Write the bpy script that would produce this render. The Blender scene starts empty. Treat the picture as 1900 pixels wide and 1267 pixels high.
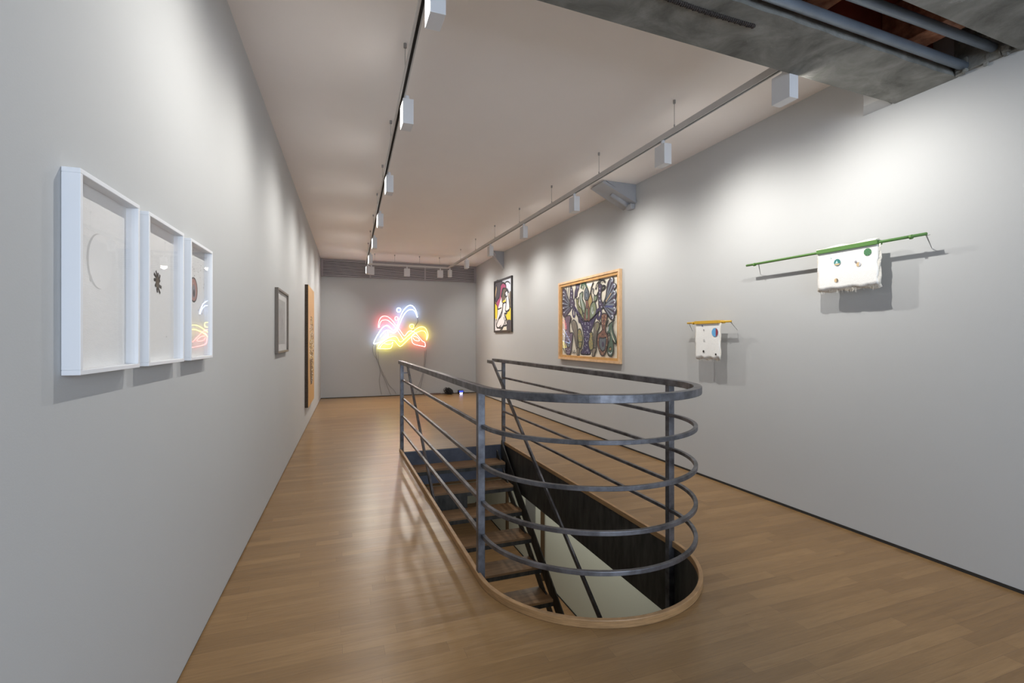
import bpy, bmesh, math, random
from mathutils import Vector, Matrix
random.seed(7)
sc = bpy.context.scene
C = sc.collection
PI = math.pi
# ---------------------------------------------------------------- camera, world, lights, exposure
YAW = math.atan(335.5/900.1)
cam = bpy.data.cameras.new('camera'); camo = bpy.data.objects.new('camera', cam); C.objects.link(camo)
cam.sensor_width = 36; cam.lens = 36*900.1/1900; cam.shift_y = -4.2/1900; cam.clip_start = .02
camo.location = (0, 0, 1.5); camo.rotation_euler = (PI/2, 0, -YAW)
sc.camera = camo
w = bpy.data.worlds.new('world'); sc.world = w; w.use_nodes = True
w.node_tree.nodes['Background'].inputs[0].default_value = (.62, .74, 1, 1)
w.node_tree.nodes['Background'].inputs[1].default_value = .6
sc.view_settings.view_transform = 'Standard'; sc.view_settings.look = 'None'
sc.view_settings.gamma = 1; sc.view_settings.use_curve_mapping = False
EXPOSURE = 1.25
sc.view_settings.exposure = EXPOSURE

def area(name, loc, rot, sx, sy, e, col):
    l = bpy.data.lights.new(name, 'AREA'); l.shape = 'RECTANGLE'; l.size = sx; l.size_y = sy; l.energy = e; l.color = col
    o = bpy.data.objects.new(name, l); C.objects.link(o); o.location = loc; o.rotation_euler = rot
    return o
def spot(name, loc, target, e, ang, blend, col, rad=.02):
    l = bpy.data.lights.new(name, 'SPOT'); l.energy = e; l.spot_size = math.radians(ang); l.spot_blend = blend; l.color = col
    l.shadow_soft_size = rad
    o = bpy.data.objects.new(name, l); C.objects.link(o); o.location = loc
    o.rotation_euler = (Vector(target)-Vector(loc)).to_track_quat('-Z', 'Y').to_euler()
    return o
WHITE = (1, .975, .93); WARM = (1, .93, .84); DAY = (.72, .84, 1)
# daylight through the wide window at the front of the room, behind the camera
area('daylight', (1.6, -2.85, 1.9), (PI/2, 0, 0), 3.4, 2.0, 66, DAY)
# unseen fill light added under the concrete slab to brighten the near end
area('slab_fill', (1.4, -.9, 3.17), (0, 0, 0), .9, .9, 5, (.9, .95, 1))
# the lower floor's own ceiling light
area('lower_floor_light', (3.0, 7.5, -.62), (0, 0, 0), .5, 5, 15, (1, 1, .9))
area('lower_floor_light', (3.1, 2.2, -.62), (0, 0, 0), .6, 1.6, 7, (1, 1, .9))

# ---------------------------------------------------------------- materials
def mat(name, col, rough=.6, metal=0, nscale=0, namt=.15, bump=0, bscale=60, emit=None, estr=0, spec=.5, stretch=(1, 1, 1), detail=6, col2=None):
    m = bpy.data.materials.new(name); m.use_nodes = True; nt = m.node_tree; N = nt.nodes; L = nt.links
    b = N['Principled BSDF']; b.inputs['Roughness'].default_value = rough; b.inputs['Metallic'].default_value = metal
    b.inputs['Specular IOR Level'].default_value = spec
    b.inputs['Base Color'].default_value = (*col, 1)
    tc = N.new('ShaderNodeTexCoord'); mp = N.new('ShaderNodeMapping'); mp.inputs['Scale'].default_value = stretch
    L.new(tc.outputs['Object'], mp.inputs[0])
    if nscale:
        n = N.new('ShaderNodeTexNoise'); n.inputs['Scale'].default_value = nscale; n.inputs['Detail'].default_value = detail
        n.inputs['Roughness'].default_value = .6
        L.new(mp.outputs[0], n.inputs['Vector'])
        r = N.new('ShaderNodeValToRGB'); r.color_ramp.elements[0].position = .3; r.color_ramp.elements[1].position = .7
        c2 = col2 or tuple(min(1, c*(1+namt)) for c in col)
        r.color_ramp.elements[0].color = (*[c*(1-namt) for c in col], 1); r.color_ramp.elements[1].color = (*c2, 1)
        L.new(n.outputs[0], r.inputs[0]); L.new(r.outputs[0], b.inputs['Base Color'])
    if bump:
        n2 = N.new('ShaderNodeTexNoise'); n2.inputs['Scale'].default_value = bscale; n2.inputs['Detail'].default_value = 5
        L.new(mp.outputs[0], n2.inputs['Vector'])
        bp = N.new('ShaderNodeBump'); bp.inputs['Strength'].default_value = bump; bp.inputs['Distance'].default_value = .01
        L.new(n2.outputs[0], bp.inputs['Height']); L.new(bp.outputs[0], b.inputs['Normal'])
    if emit:
        b.inputs['Emission Color'].default_value = (*emit, 1); b.inputs['Emission Strength'].default_value = estr
    return m

def floor_mat():
    m = bpy.data.materials.new('oak_planks'); m.use_nodes = True; nt = m.node_tree; N = nt.nodes; L = nt.links
    b = N['Principled BSDF']
    def math_(op, a, c=None, d=None):
        n = N.new('ShaderNodeMath'); n.operation = op
        for i, v in enumerate((a, c, d)):
            if v is None: continue
            if isinstance(v, (int, float)): n.inputs[i].default_value = v
            else: L.new(v, n.inputs[i])
        return n.outputs[0]
    tc = N.new('ShaderNodeTexCoord'); sp = N.new('ShaderNodeSeparateXYZ'); L.new(tc.outputs['Object'], sp.inputs[0])
    x, y = sp.outputs[0], sp.outputs[1]
    PW, PL = .079, 1.05
    yr = math_('DIVIDE', y, PW); row = math_('FLOOR', yr)
    wn = N.new('ShaderNodeTexWhiteNoise'); wn.noise_dimensions = '1D'; L.new(row, wn.inputs['W'])
    xo = math_('ADD', math_('DIVIDE', x, PL), math_('MULTIPLY', wn.outputs['Value'], 7.3)); colm = math_('FLOOR', xo)
    cv = N.new('ShaderNodeCombineXYZ'); L.new(row, cv.inputs[0]); L.new(colm, cv.inputs[1])
    w2 = N.new('ShaderNodeTexWhiteNoise'); w2.noise_dimensions = '2D'; L.new(cv.outputs[0], w2.inputs['Vector'])
    # grain
    gv = N.new('ShaderNodeCombineXYZ'); L.new(math_('MULTIPLY', x, 2.2), gv.inputs[0]); L.new(math_('MULTIPLY', y, 30), gv.inputs[1])
    L.new(math_('MULTIPLY', w2.outputs['Value'], 40), gv.inputs[2])
    g = N.new('ShaderNodeTexNoise'); g.inputs['Scale'].default_value = 1.0; g.inputs['Detail'].default_value = 7; g.inputs['Roughness'].default_value = .62
    g.inputs['Distortion'].default_value = 1.2
    L.new(gv.outputs[0], g.inputs['Vector'])
    gv2 = N.new('ShaderNodeCombineXYZ'); L.new(math_('MULTIPLY', x, 14), gv2.inputs[0]); L.new(math_('MULTIPLY', y, 240), gv2.inputs[1])
    g2 = N.new('ShaderNodeTexNoise'); g2.inputs['Scale'].default_value = 1.0; g2.inputs['Detail'].default_value = 3; L.new(gv2.outputs[0], g2.inputs['Vector'])
    lf = N.new('ShaderNodeTexNoise'); lf.inputs['Scale'].default_value = .9; lf.inputs['Detail'].default_value = 2; L.new(tc.outputs['Object'], lf.inputs['Vector'])
    ramp = N.new('ShaderNodeValToRGB'); e = ramp.color_ramp.elements
    e[0].position = .0; e[0].color = (.120, .064, .024, 1); e[1].position = 1; e[1].color = (.43, .265, .12, 1)
    mid = ramp.color_ramp.elements.new(.5); mid.color = (.250, .145, .060, 1)
    v = math_('ADD', math_('MULTIPLY', w2.outputs['Value'], .24), math_('MULTIPLY', g.outputs[0], .55))
    v = math_('ADD', v, math_('MULTIPLY', g2.outputs[0], .2)); v = math_('ADD', v, math_('MULTIPLY', lf.outputs[0], .18)); v = math_('SUBTRACT', v, .11)
    L.new(v, ramp.inputs[0])
    # seams
    fy = math_('FRACT', yr); ey = math_('MINIMUM', fy, math_('SUBTRACT', 1, fy))
    fx = math_('FRACT', xo); ex = math_('MULTIPLY', math_('MINIMUM', fx, math_('SUBTRACT', 1, fx)), PL/PW)
    seam = math_('LESS_THAN', math_('MINIMUM', ey, ex), .012)
    mx = N.new('ShaderNodeMix'); mx.data_type = 'RGBA'; mx.inputs[7].default_value = (.12, .065, .03, 1)
    L.new(math_('MULTIPLY', seam, .55), mx.inputs[0]); L.new(ramp.outputs[0], mx.inputs[6]); L.new(mx.outputs[2], b.inputs['Base Color'])
    # uneven satin lacquer
    bv = N.new('ShaderNodeCombineXYZ'); L.new(math_('MULTIPLY', x, 3), bv.inputs[0]); L.new(math_('MULTIPLY', y, 14), bv.inputs[1])
    bn = N.new('ShaderNodeTexNoise'); bn.inputs['Scale'].default_value = 1; bn.inputs['Detail'].default_value = 3; L.new(bv.outputs[0], bn.inputs['Vector'])
    bp = N.new('ShaderNodeBump'); bp.inputs['Strength'].default_value = .3; bp.inputs['Distance'].default_value = .008
    hh = math_('SUBTRACT', math_('ADD', bn.outputs[0], math_('MULTIPLY', g2.outputs[0], .06)), math_('MULTIPLY', seam, .08))
    L.new(hh, bp.inputs['Height']); L.new(bp.outputs[0], b.inputs['Normal'])
    rr = math_('ADD', math_('MULTIPLY', g.outputs[0], .16), .23); L.new(rr, b.inputs['Roughness'])
    b.inputs['Specular IOR Level'].default_value = .5
    return m

def concrete_mat():
    m = bpy.data.materials.new('raw_concrete'); m.use_nodes = True; nt = m.node_tree; N = nt.nodes; L = nt.links
    b = N['Principled BSDF']; b.inputs['Roughness'].default_value = .75
    tc = N.new('ShaderNodeTexCoord')
    n = N.new('ShaderNodeTexNoise'); n.inputs['Scale'].default_value = 3.2; n.inputs['Detail'].default_value = 8; n.inputs['Roughness'].default_value = .65; n.inputs['Distortion'].default_value = .8
    L.new(tc.outputs['Object'], n.inputs['Vector'])
    r = N.new('ShaderNodeValToRGB'); e = r.color_ramp.elements
    e[0].position = .34; e[0].color = (.10, .10, .088, 1); e[1].position = .68; e[1].color = (.27, .27, .248, 1)
    L.new(n.outputs[0], r.inputs[0])
    mp = N.new('ShaderNodeMapping'); mp.inputs['Scale'].default_value = (2.2, 3.4, 3); mp.inputs['Rotation'].default_value = (0, 0, .5); L.new(tc.outputs['Object'], mp.inputs[0])
    n2 = N.new('ShaderNodeTexNoise'); n2.inputs['Scale'].default_value = 1.3; n2.inputs['Detail'].default_value = 8; n2.inputs['Roughness'].default_value = .75; L.new(mp.outputs[0], n2.inputs['Vector'])
    r2 = N.new('ShaderNodeValToRGB'); r2.color_ramp.elements[0].position = .62; r2.color_ramp.elements[0].color = (0, 0, 0, 1); r2.color_ramp.elements[1].position = .70; r2.color_ramp.elements[1].color = (.5, .5, .5, 1)
    L.new(n2.outputs[0], r2.inputs[0])
    mx = N.new('ShaderNodeMix'); mx.data_type = 'RGBA'; mx.inputs[7].default_value = (.52, .52, .49, 1); L.new(r2.outputs[0], mx.inputs[0]); L.new(r.outputs[0], mx.inputs[6])
    L.new(mx.outputs[2], b.inputs['Base Color'])
    n3 = N.new('ShaderNodeTexNoise'); n3.inputs['Scale'].default_value = 35; n3.inputs['Detail'].default_value = 8; L.new(tc.outputs['Object'], n3.inputs['Vector'])
    bp = N.new('ShaderNodeBump'); bp.inputs['Strength'].default_value = .35; bp.inputs['Distance'].default_value = .01; L.new(n3.outputs[0], bp.inputs['Height']); L.new(bp.outputs[0], b.inputs['Normal'])
    return m

def glass_mat():
    m = bpy.data.materials.new('picture_glass'); m.use_nodes = True; nt = m.node_tree; N = nt.nodes; L = nt.links
    N.remove(N['Principled BSDF']); out = N['Material Output']
    t = N.new('ShaderNodeBsdfTransparent'); g = N.new('ShaderNodeBsdfGlossy'); g.inputs['Roughness'].default_value = .015
    fr = N.new('ShaderNodeLayerWeight'); fr.inputs[0].default_value = .5; mx = N.new('ShaderNodeMixShader')
    pw = N.new('ShaderNodeMath'); pw.operation = 'POWER'; pw.inputs[1].default_value = 5; L.new(fr.outputs['Facing'], pw.inputs[0])
    ma = N.new('ShaderNodeMath'); ma.operation = 'MULTIPLY_ADD'; ma.inputs[1].default_value = .5; ma.inputs[2].default_value = .022; L.new(pw.outputs[0], ma.inputs[0])
    L.new(ma.outputs[0], mx.inputs[0]); L.new(t.outputs[0], mx.inputs[1]); L.new(g.outputs[0], mx.inputs[2]); L.new(mx.outputs[0], out.inputs[0])
    return m

M = dict(
 wall=mat('wall_paint', (.472, .477, .474), .85, nscale=1.2, namt=.012, bump=.04, bscale=180),
 ceil=mat('ceiling_paint', (.90, .85, .82), .9, nscale=.7, namt=.02, bump=.04, bscale=60),
 floor=floor_mat(), concrete=concrete_mat(),
 lowwall=mat('lower_wall_paint', (.62, .64, .57), .85),
 lowfloor=mat('lower_floor_wood', (.30, .17, .08), .45, nscale=3, namt=.2, stretch=(1, 8, 1)),
 dark=mat('shadow_gap', (.02, .018, .015), .8),
 steel=mat('patinated_steel', (.125, .125, .135), .42, .75, nscale=9, namt=.5, bump=.08, bscale=40, col2=(.23, .235, .26)),
 steelside=mat('dark_plate_steel', (.075, .072, .066), .5, .55, nscale=5, namt=.45, bump=.05, bscale=30, stretch=(3, 3, .8)),
 riser=mat('blued_steel', (.10, .11, .14), .5, .5, nscale=5, namt=.3),
 oak=mat('oak_edge', (.36, .21, .095), .45, nscale=18, namt=.25, stretch=(.6, .6, 6)),
 tread=mat('stair_oak', (.27, .155, .075), .5, nscale=3, namt=.3, stretch=(1.5, 10, 6)),
 white=mat('white_lacquer', (.80, .81, .83), .45),
 lampw=mat('lamp_enamel', (.68, .68, .69), .5),
 track=mat('track_enamel', (.55, .53, .51), .5),
 led=mat('lamp_lens', (.9, .9, .9), .4, emit=(1, .97, .92), estr=4),
 led_off=mat('lamp_lens_dim', (.8, .8, .8), .4, emit=(1, .97, .92), estr=2),
 wire=mat('wire_steel', (.35, .35, .35), .4, .8),
 grille=mat('grille_metal', (.42, .39, .40), .55, .3),
 grilleframe=mat('grille_frame', (.36, .33, .34), .6),
 pipe=mat('grey_pipe', (.17, .205, .25), .4, .3, nscale=4, namt=.2),
 timber=mat('red_primer', (.42, .12, .05), .7, nscale=14, namt=.5, bump=.2, col2=(.62, .30, .18)),
 cavity=mat('red_boarding', (.30, .06, .035), .8, nscale=3, namt=.3),
 paper=mat('art_paper', (.84, .835, .82), .8, nscale=25, namt=.02, bump=.1, bscale=90, stretch=(1, 1, 4)),
 glass=glass_mat(),
 gframe=mat('grey_brown_frame', (.15, .125, .10), .5, nscale=40, namt=.2, stretch=(5, 5, .5)),
 gold=mat('ochre_board', (.58, .33, .12), .5, nscale=7, namt=.22, stretch=(4, 4, .6)),
 goldside=mat('dark_cork_edge', (.06, .042, .028), .85, nscale=60, namt=.5),
 frame_black=mat('black_frame', (.025, .02, .022), .4),
 pine=mat('pine_frame', (.66, .43, .24), .5, nscale=12, namt=.16, stretch=(4, 1, 1)),
 pine2=mat('amber_inner_frame', (.55, .30, .10), .5, nscale=12, namt=.15, stretch=(4, 1, 1)),
 cord=mat('grey_cord', (.28, .27, .27), .6), black=mat('black_rubber', (.012, .012, .013), .5),
 brownbox=mat('brown_strip', (.16, .10, .08), .5),
 blue_led=mat('blue_indicator', (.02, .04, .3), .4, emit=(.05, .08, 1), estr=.8), white_led=mat('white_indicator', (1, 1, 1), .4, emit=(.8, .85, 1), estr=3),
 greenpole=mat('green_paint', (.085, .20, .045), .5), greendark=mat('green_slat', (.07, .15, .05), .55),
 yellowpole=mat('yellow_paint', (.62, .36, .03), .45),
 canvas=mat('raw_canvas', (.86, .85, .82), .9, nscale=60, namt=.03, bump=.3, bscale=220),
 fringe=mat('frayed_edge', (.80, .75, .66), .95, bump=.5, bscale=120),
 neon_blue=mat('neon_blue_white', (1, 1, 1), .3, emit=(.42, .60, 1), estr=6.5),
 neon_red=mat('neon_red', (1, 1, 1), .3, emit=(1, .13, .12), estr=7),
 neon_yellow=mat('neon_yellow', (1, 1, 1), .3, emit=(.98, .85, .07), estr=5.5),
 rebar=mat('rusty_bar', (.05, .04, .035), .8, .2, nscale=80, namt=.5, bump=1, bscale=120),
 bronze=mat('bronze_post', (.10, .06, .03), .5),
)
COL = dict(plum=(.075, .055, .10), steel=(.19, .22, .27), black=(.02, .02, .022), pale=(.55, .58, .64), dgrey=(.10, .095, .09), violet=(.05, .038, .105), lilac=(.24, .22, .36),
 olive=(.27, .27, .13), sage=(.21, .26, .17), ochre=(.42, .29, .12), dsteel=(.13, .155, .18), dgreen=(.06, .13, .08), brick=(.21, .10, .075), cream=(.76, .71, .60), navy=(.07, .08, .22),
 tan=(.62, .45, .25), mauve=(.16, .11, .16), taupe=(.26, .22, .17), green=(.09, .15, .11), charcoal=(.07, .06, .075), magenta=(.40, .07, .16), yellow=(.80, .62, .04), white=(.80, .76, .76), brown=(.13, .10, .07),
 ink=(.035, .03, .025), blush=(.45, .25, .22), greyink=(.6, .6, .59), skyblue=(.12, .38, .68), maroon=(.28, .05, .07), teal=(.03, .20, .19), leaf=(.08, .28, .10), speck=(.3, .28, .3), eggwhite=(.86, .855, .84), red=(.6, .05, .03), amber=(.55, .40, .16), mint=(.5, .7, .68))
_pm = {}
def pmat(k):
    if k not in _pm: _pm[k] = mat('paint_'+k, COL[k], .6)
    return _pm[k]

# ---------------------------------------------------------------- geometry helpers
class MB:
    def __init__(s): s.bm = bmesh.new(); s.mats = []
    def mi(s, m):
        if m is None: return 0
        if m not in s.mats: s.mats.append(m)
        return s.mats.index(m)
    def hexa(s, v, m=None):
        i = s.mi(m); b = [s.bm.verts.new(p) for p in v]
        for f in ((3, 2, 1, 0), (4, 5, 6, 7), (0, 1, 5, 4), (1, 2, 6, 5), (2, 3, 7, 6), (3, 0, 4, 7)):
            s.bm.faces.new([b[k] for k in f]).material_index = i
        return s
    def box(s, x0, x1, y0, y1, z0, z1, m=None):
        return s.hexa([(x0, y0, z0), (x1, y0, z0), (x1, y1, z0), (x0, y1, z0), (x0, y0, z1), (x1, y0, z1), (x1, y1, z1), (x0, y1, z1)], m)
    def sweep(s, path, prof, closed=False, m=None, up=Vector((0, 0, 1)), cap=True):
        """prof = list of (side, up) offsets; side = right of travel"""
        i = s.mi(m); P = [Vector(p) for p in path]; n = len(P); rings = []
        for k in range(n):
            a = P[(k-1) % n] if (k or closed) else P[k]; b = P[(k+1) % n] if (k < n-1 or closed) else P[k]
            t = (b-a).normalized()
            r = t.cross(up)
            if r.length < 1e-4: r = t.cross(Vector((1, 0, 0)))
            r.normalize(); u = r.cross(t).normalized()
            sc_ = 1
            if 0 < k < n-1 or closed:
                d1 = (P[k]-a).normalized(); sc_ = 1/max(.5, d1.dot(t))
            rings.append([s.bm.verts.new(P[k]+r*(q[0]*sc_)+u*q[1]) for q in prof])
        L = len(prof)
        for k in range(n if closed else n-1):
            A, B = rings[k], rings[(k+1) % n]
            for j in range(L):
                s.bm.faces.new([A[j], A[(j+1) % L], B[(j+1) % L], B[j]]).material_index = i
        if cap and not closed:
            s.bm.faces.new(rings[0][::-1]).material_index = i; s.bm.faces.new(rings[-1]).material_index = i
        return s
    def tube(s, path, r, n=10, m=None, closed=False, up=Vector((0, 0, 1))):
        return s.sweep(path, [(r*math.cos(2*PI*k/n), r*math.sin(2*PI*k/n)) for k in range(n)], closed, m, up)
    def poly(s, pts, m=None):
        f = s.bm.faces.new([s.bm.verts.new(p) for p in pts]); f.material_index = s.mi(m); return s
    def cyl(s, p0, p1, r, n=16, m=None): return s.tube([p0, p1], r, n, m)
    def build(s, name, m=None, parent=None, bevel=0, smooth=False, fix=True):
        if fix: bmesh.ops.recalc_face_normals(s.bm, faces=s.bm.faces[:])
        me = bpy.data.meshes.new(name); s.bm.to_mesh(me); s.bm.free()
        if s.mats and s.mats[0] is not None:
            for q in s.mats: me.materials.append(q)
        elif m: me.materials.append(m)
        if smooth:
            for p in me.polygons: p.use_smooth = True
        o = bpy.data.objects.new(name, me); C.objects.link(o)
        if parent: o.parent = parent; o.matrix_parent_inverse = Matrix.Translation(parent.location).inverted() if parent.type == 'EMPTY' else Matrix()
        if bevel:
            b = o.modifiers.new('bevel', 'BEVEL'); b.width = bevel; b.segments = 2; b.limit_method = 'ANGLE'
        return o
def rectprof(wd, ht): return [(-wd/2, -ht/2), (wd/2, -ht/2), (wd/2, ht/2), (-wd/2, ht/2)]
def thing(name, loc, label, cat, group=None):
    o = bpy.data.objects.new(name, None); C.objects.link(o); o.location = loc; o.empty_display_size = .1
    return tag(o, label, cat, group)
def tag(o, label, cat, group=None, kind=None):
    o['label'] = label; o['category'] = cat
    if group: o['group'] = group
    if kind: o['kind'] = kind
    return o
def struct(o): o['kind'] = 'structure'; return o
def smooth_path(pts, sub=6, closed=False):
    P = [Vector(p) for p in pts]; n = len(P); out = []
    for i in range(n if closed else n-1):
        p0 = P[(i-1) % n] if (i or closed) else P[0]; p1 = P[i]; p2 = P[(i+1) % n]; p3 = P[(i+2) % n] if (i < n-2 or closed) else P[-1]
        for k in range(sub):
            t = k/sub; out.append(.5*((2*p1)+(-p0+p2)*t+(2*p0-5*p1+4*p2-p3)*t*t+(-p0+3*p1-3*p2+p3)*t**3))
    if not closed: out.append(P[-1])
    return out

# room numbers
XR = 3.815; YB = 13.153; ZC = 3.567; YF = -3.0
def XLW(y): return -.7167+.0357*y
CX, CY, RO = 1.592, 2.88, .742      # centre and radius of the rounded end of the stairwell
YS = 6.57
# ---------------------------------------------------------------- setting
def loop(R, n=40, y1=YS):
    p = [(CX-R, y1)]
    for k in range(n+1):
        a = PI+PI*k/n; p.append((CX+R*math.cos(a), CY+R*math.sin(a)))
    p.append((CX+R, y1)); return p
def slab_with_hole(outer, inner, z0, z1):
    bm = bmesh.new(); es = []
    for lp in (outer, inner):
        vs = [bm.verts.new((*p, z1)) for p in lp]
        es += [bm.edges.new((vs[i], vs[(i+1) % len(vs)])) for i in range(len(vs))]
    bmesh.ops.triangle_fill(bm, use_beauty=True, use_dissolve=False, edges=es)
    bmesh.ops.recalc_face_normals(bm, faces=bm.faces[:])
    r = bmesh.ops.extrude_face_region(bm, geom=bm.faces[:]); 
    for v in [g for g in r['geom'] if isinstance(g, bmesh.types.BMVert)]: v.co.z = z0
    bmesh.ops.recalc_face_normals(bm, faces=bm.faces[:])
    m = MB(); m.bm.free(); m.bm = bm; return m
outer = [(XLW(YF)-.1, YF-.1), (XR+.1, YF-.1), (XR+.1, YB+.1), (XLW(YB)-.1, YB+.1)]
struct(slab_with_hole(outer, loop(RO), -.5, 0).build('floor', M['floor']))
def lwall(z0, z1, name, m):
    q = MB(); y0, y1 = YF-.1, YB+.1
    q.hexa([(XLW(y0)-.1, y0, z0), (XLW(y0), y0, z0), (XLW(y1), y1, z0), (XLW(y1)-.1, y1, z0), (XLW(y0)-.1, y0, z1), (XLW(y0), y0, z1), (XLW(y1), y1, z1), (XLW(y1)-.1, y1, z1)])
    return struct(q.build(name, m))
lwall(.012, 3.95, 'wall_left', M['wall'])
struct(MB().box(XR, XR+.1, YF-.1, YB+.1, .02, 3.95).build('wall_right', M['wall']))
struct(MB().box(XLW(YB)-.1, XR+.1, YB, YB+.1, .014, 3.95).build('wall_back', M['wall']))
# front wall behind the camera with the window opening
fw = MB(); x0, x1 = XLW(YF)-.1, XR+.1
fw.box(x0, -.1, YF-.1, YF, 0, 3.95); fw.box(3.3, x1, YF-.1, YF, 0, 3.95); fw.box(-.1, 3.3, YF-.1, YF, 0, .9); fw.box(-.1, 3.3, YF-.1, YF, 2.9, 3.95)
struct(fw.build('wall_front', M['wall']))
wf = MB()
for a in (-.1, 1.58, 3.26): wf.box(a, a+.04, YF-.07, YF-.03, .9, 2.9)
for a in (.9, 2.86): wf.box(-.1, 3.3, YF-.07, YF-.03, a, a+.04)
w1 = struct(wf.build('window_1', M['white']))
MB().box(-.06, 3.26, YF-.055, YF-.05, .94, 2.86).build('pane', M['glass'], w1)
# shadow gaps at the foot of the walls
q = MB(); y0, y1 = YF, YB
q.hexa([(XLW(y0)-.02, y0, 0), (XLW(y0)-.004, y0, 0), (XLW(y1)-.004, y1, 0), (XLW(y1)-.02, y1, 0), (XLW(y0)-.02, y0, .014), (XLW(y0)-.004, y0, .014), (XLW(y1)-.004, y1, .014), (XLW(y1)-.02, y1, .014)])
struct(q.build('baseboard_left', M['dark']))
struct(MB().box(XR-.004, XR+.02, YF, YB, 0, .021).build('baseboard_right', M['dark']))
struct(MB().box(XLW(YB), XR-.005, YB-.003, YB+.02, 0, .016).build('baseboard_back', M['dark']))
# ceiling: flat, then a faint fold and a strip sloping to the grille
cb = MB()
yb = lambda x: 2.205+.029*x+.003      # far edge of the concrete beam
xa, xb = XLW(2)-.1, XR+.05
ya = lambda x: 12.2-.14*x
pts = [(xa, yb(xa)), (xb, yb(xb)), (xb, ya(xb)), (XLW(12)-.1, ya(xa))]
cb.hexa([(*pts[0], ZC), (*pts[1], ZC), (*pts[2], ZC), (*pts[3], ZC), (*pts[0], ZC+.1), (*pts[1], ZC+.1), (*pts[2], ZC+.1), (*pts[3], ZC+.1)])
b0, b1 = pts[3], pts[2]
cb.hexa([(*b0, ZC+.006), (*b1, ZC+.006), (xb, YB+.05, ZC-.03), (b0[0], YB+.05, ZC-.03), (*b0, ZC+.1), (*b1, ZC+.1), (xb, YB+.05, ZC+.1), (b0[0], YB+.05, ZC+.1)])
struct(cb.build('ceiling', M['ceil']))
# raw concrete beam across the room, with the open slot beside it
bx0, bx1 = -.95, XR+.06
yn = lambda x: 1.845+.026*x
bb = MB()
N_ = 60
rng = random.Random(2)
top = 3.86
for i in range(N_):
    a = bx0+(bx1-bx0)*i/N_; b = bx0+(bx1-bx0)*(i+1)/N_
    j0 = .004*math.sin(i*1.7)+.002*math.sin(i*.6); j1 = .004*math.sin((i+1)*1.7)+.002*math.sin((i+1)*.6)
    bb.hexa([(a, yn(a)+j0, 3.2), (b, yn(b)+j1, 3.2), (b, yb(b), 3.2), (a, yb(a), 3.2), (a, yn(a)+.01, 3.26), (b, yn(b)+.01, 3.26), (b, yb(b), 3.26), (a, yb(a), 3.26)])
bb.hexa([(bx0, yb(bx0)-.05, 3.2605), (bx1, yb(bx1)-.05, 3.2605), (bx1, yb(bx1), 3.2605), (bx0, yb(bx0), 3.2605), (bx0, yb(bx0)-.05, top), (bx1, yb(bx1)-.05, top), (bx1, yb(bx1), top), (bx0, yb(bx0), top)])
bmesh.ops.remove_doubles(bb.bm, verts=bb.bm.verts[:], dist=1e-4)
struct(bb.build('ceiling_beam', M['concrete']))
sb = MB(); ys = lambda x: 1.515+.03*x
sb.hexa([(bx0, YF-.05, 3.2), (bx1, YF-.05, 3.2), (bx1, ys(bx1), 3.2), (bx0, ys(bx0), 3.2), (bx0, YF-.05, 3.30), (bx1, YF-.05, 3.30), (bx1, ys(bx1), 3.30), (bx0, ys(bx0), 3.30)])
struct(sb.build('ceiling_slab', M['concrete']))
cv_ = MB(); cv_.box(bx0, bx1, .9, 2.13, 3.60, 3.66); cv_.box(bx0, bx1, 2.08, 2.13, 3.262, 3.60); cv_.box(bx0, bx1, .85, .90, 3.302, 3.66)
struct(cv_.build('ceiling_cavity', M['cavity']))
# crumbling end of the slot at the right wall
eb = MB()
for k in range(60):
    rr = rng.uniform(.006, .02); yy = rng.uniform(1.63, 1.93); zz = rng.uniform(3.2, 3.5); xx = XR-.02-rng.uniform(0, .03)
    vs = []
    for d in ((-1, -1, -1), (1, -1, -1), (1, 1, -1), (-1, 1, -1), (-1, -1, 1), (1, -1, 1), (1, 1, 1), (-1, 1, 1)):
        vs.append((xx+d[0]*rr*rng.uniform(.5, 1), yy+d[1]*rr*rng.uniform(.6, 1.3), zz+d[2]*rr*rng.uniform(.6, 1.3)))
    eb.hexa(vs)
eb.box(XR-.03, XR-.002, 1.615, 1.945, 3.21, 3.7)
tag(eb.build('broken_concrete', M['concrete']), 'crumbling broken concrete where the ceiling slot meets the right wall', 'concrete')
def jo(x0, x1, z, lab):
    o = MB().box(x0, x1, .92, 2.075, z, z+.27).build('ceiling_joist', M['timber'], bevel=.004)
    tag(o, lab, 'beam', 'red joists above the ceiling slot')
jo(3.289, 3.468, 3.32, 'red painted joist over the ceiling slot, the one nearest the right wall')
jo(2.40, 2.57, 3.32, 'red painted joist over the ceiling slot, second from the right wall')
tag(MB().cyl((-.5, 1.785, 3.243), (XR-.01, 1.895, 3.243), .027, 20).build('ceiling_pipe', M['pipe'], smooth=True), 'blue grey pipe running tight along the concrete beam edge', 'pipe', 'pipes in the ceiling slot')
tag(MB().cyl((-.5, 1.70, 3.265), (XR-.06, 1.735, 3.265), .026, 20).build('ceiling_pipe', M['pipe'], smooth=True), 'grey pipe crossing the middle of the open ceiling slot', 'pipe', 'pipes in the ceiling slot')
rb = MB(); pth = [(1.35+.8*k/60, 1.975+.028*(k/60)+.012*math.sin(k*.05), 3.196+.002*math.sin(k*2.1)) for k in range(61)]
rb.tube(pth, .009, 8); 
for k in range(0, 60, 1): rb.cyl((pth[k][0], pth[k][1], pth[k][2]), (pth[k][0]+.006, pth[k][1], pth[k][2]), .013, 8)
tag(rb.build('reinforcing_bar', M['rebar']), 'dark ribbed reinforcing bar exposed in the underside of the concrete beam', 'bar')

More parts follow.
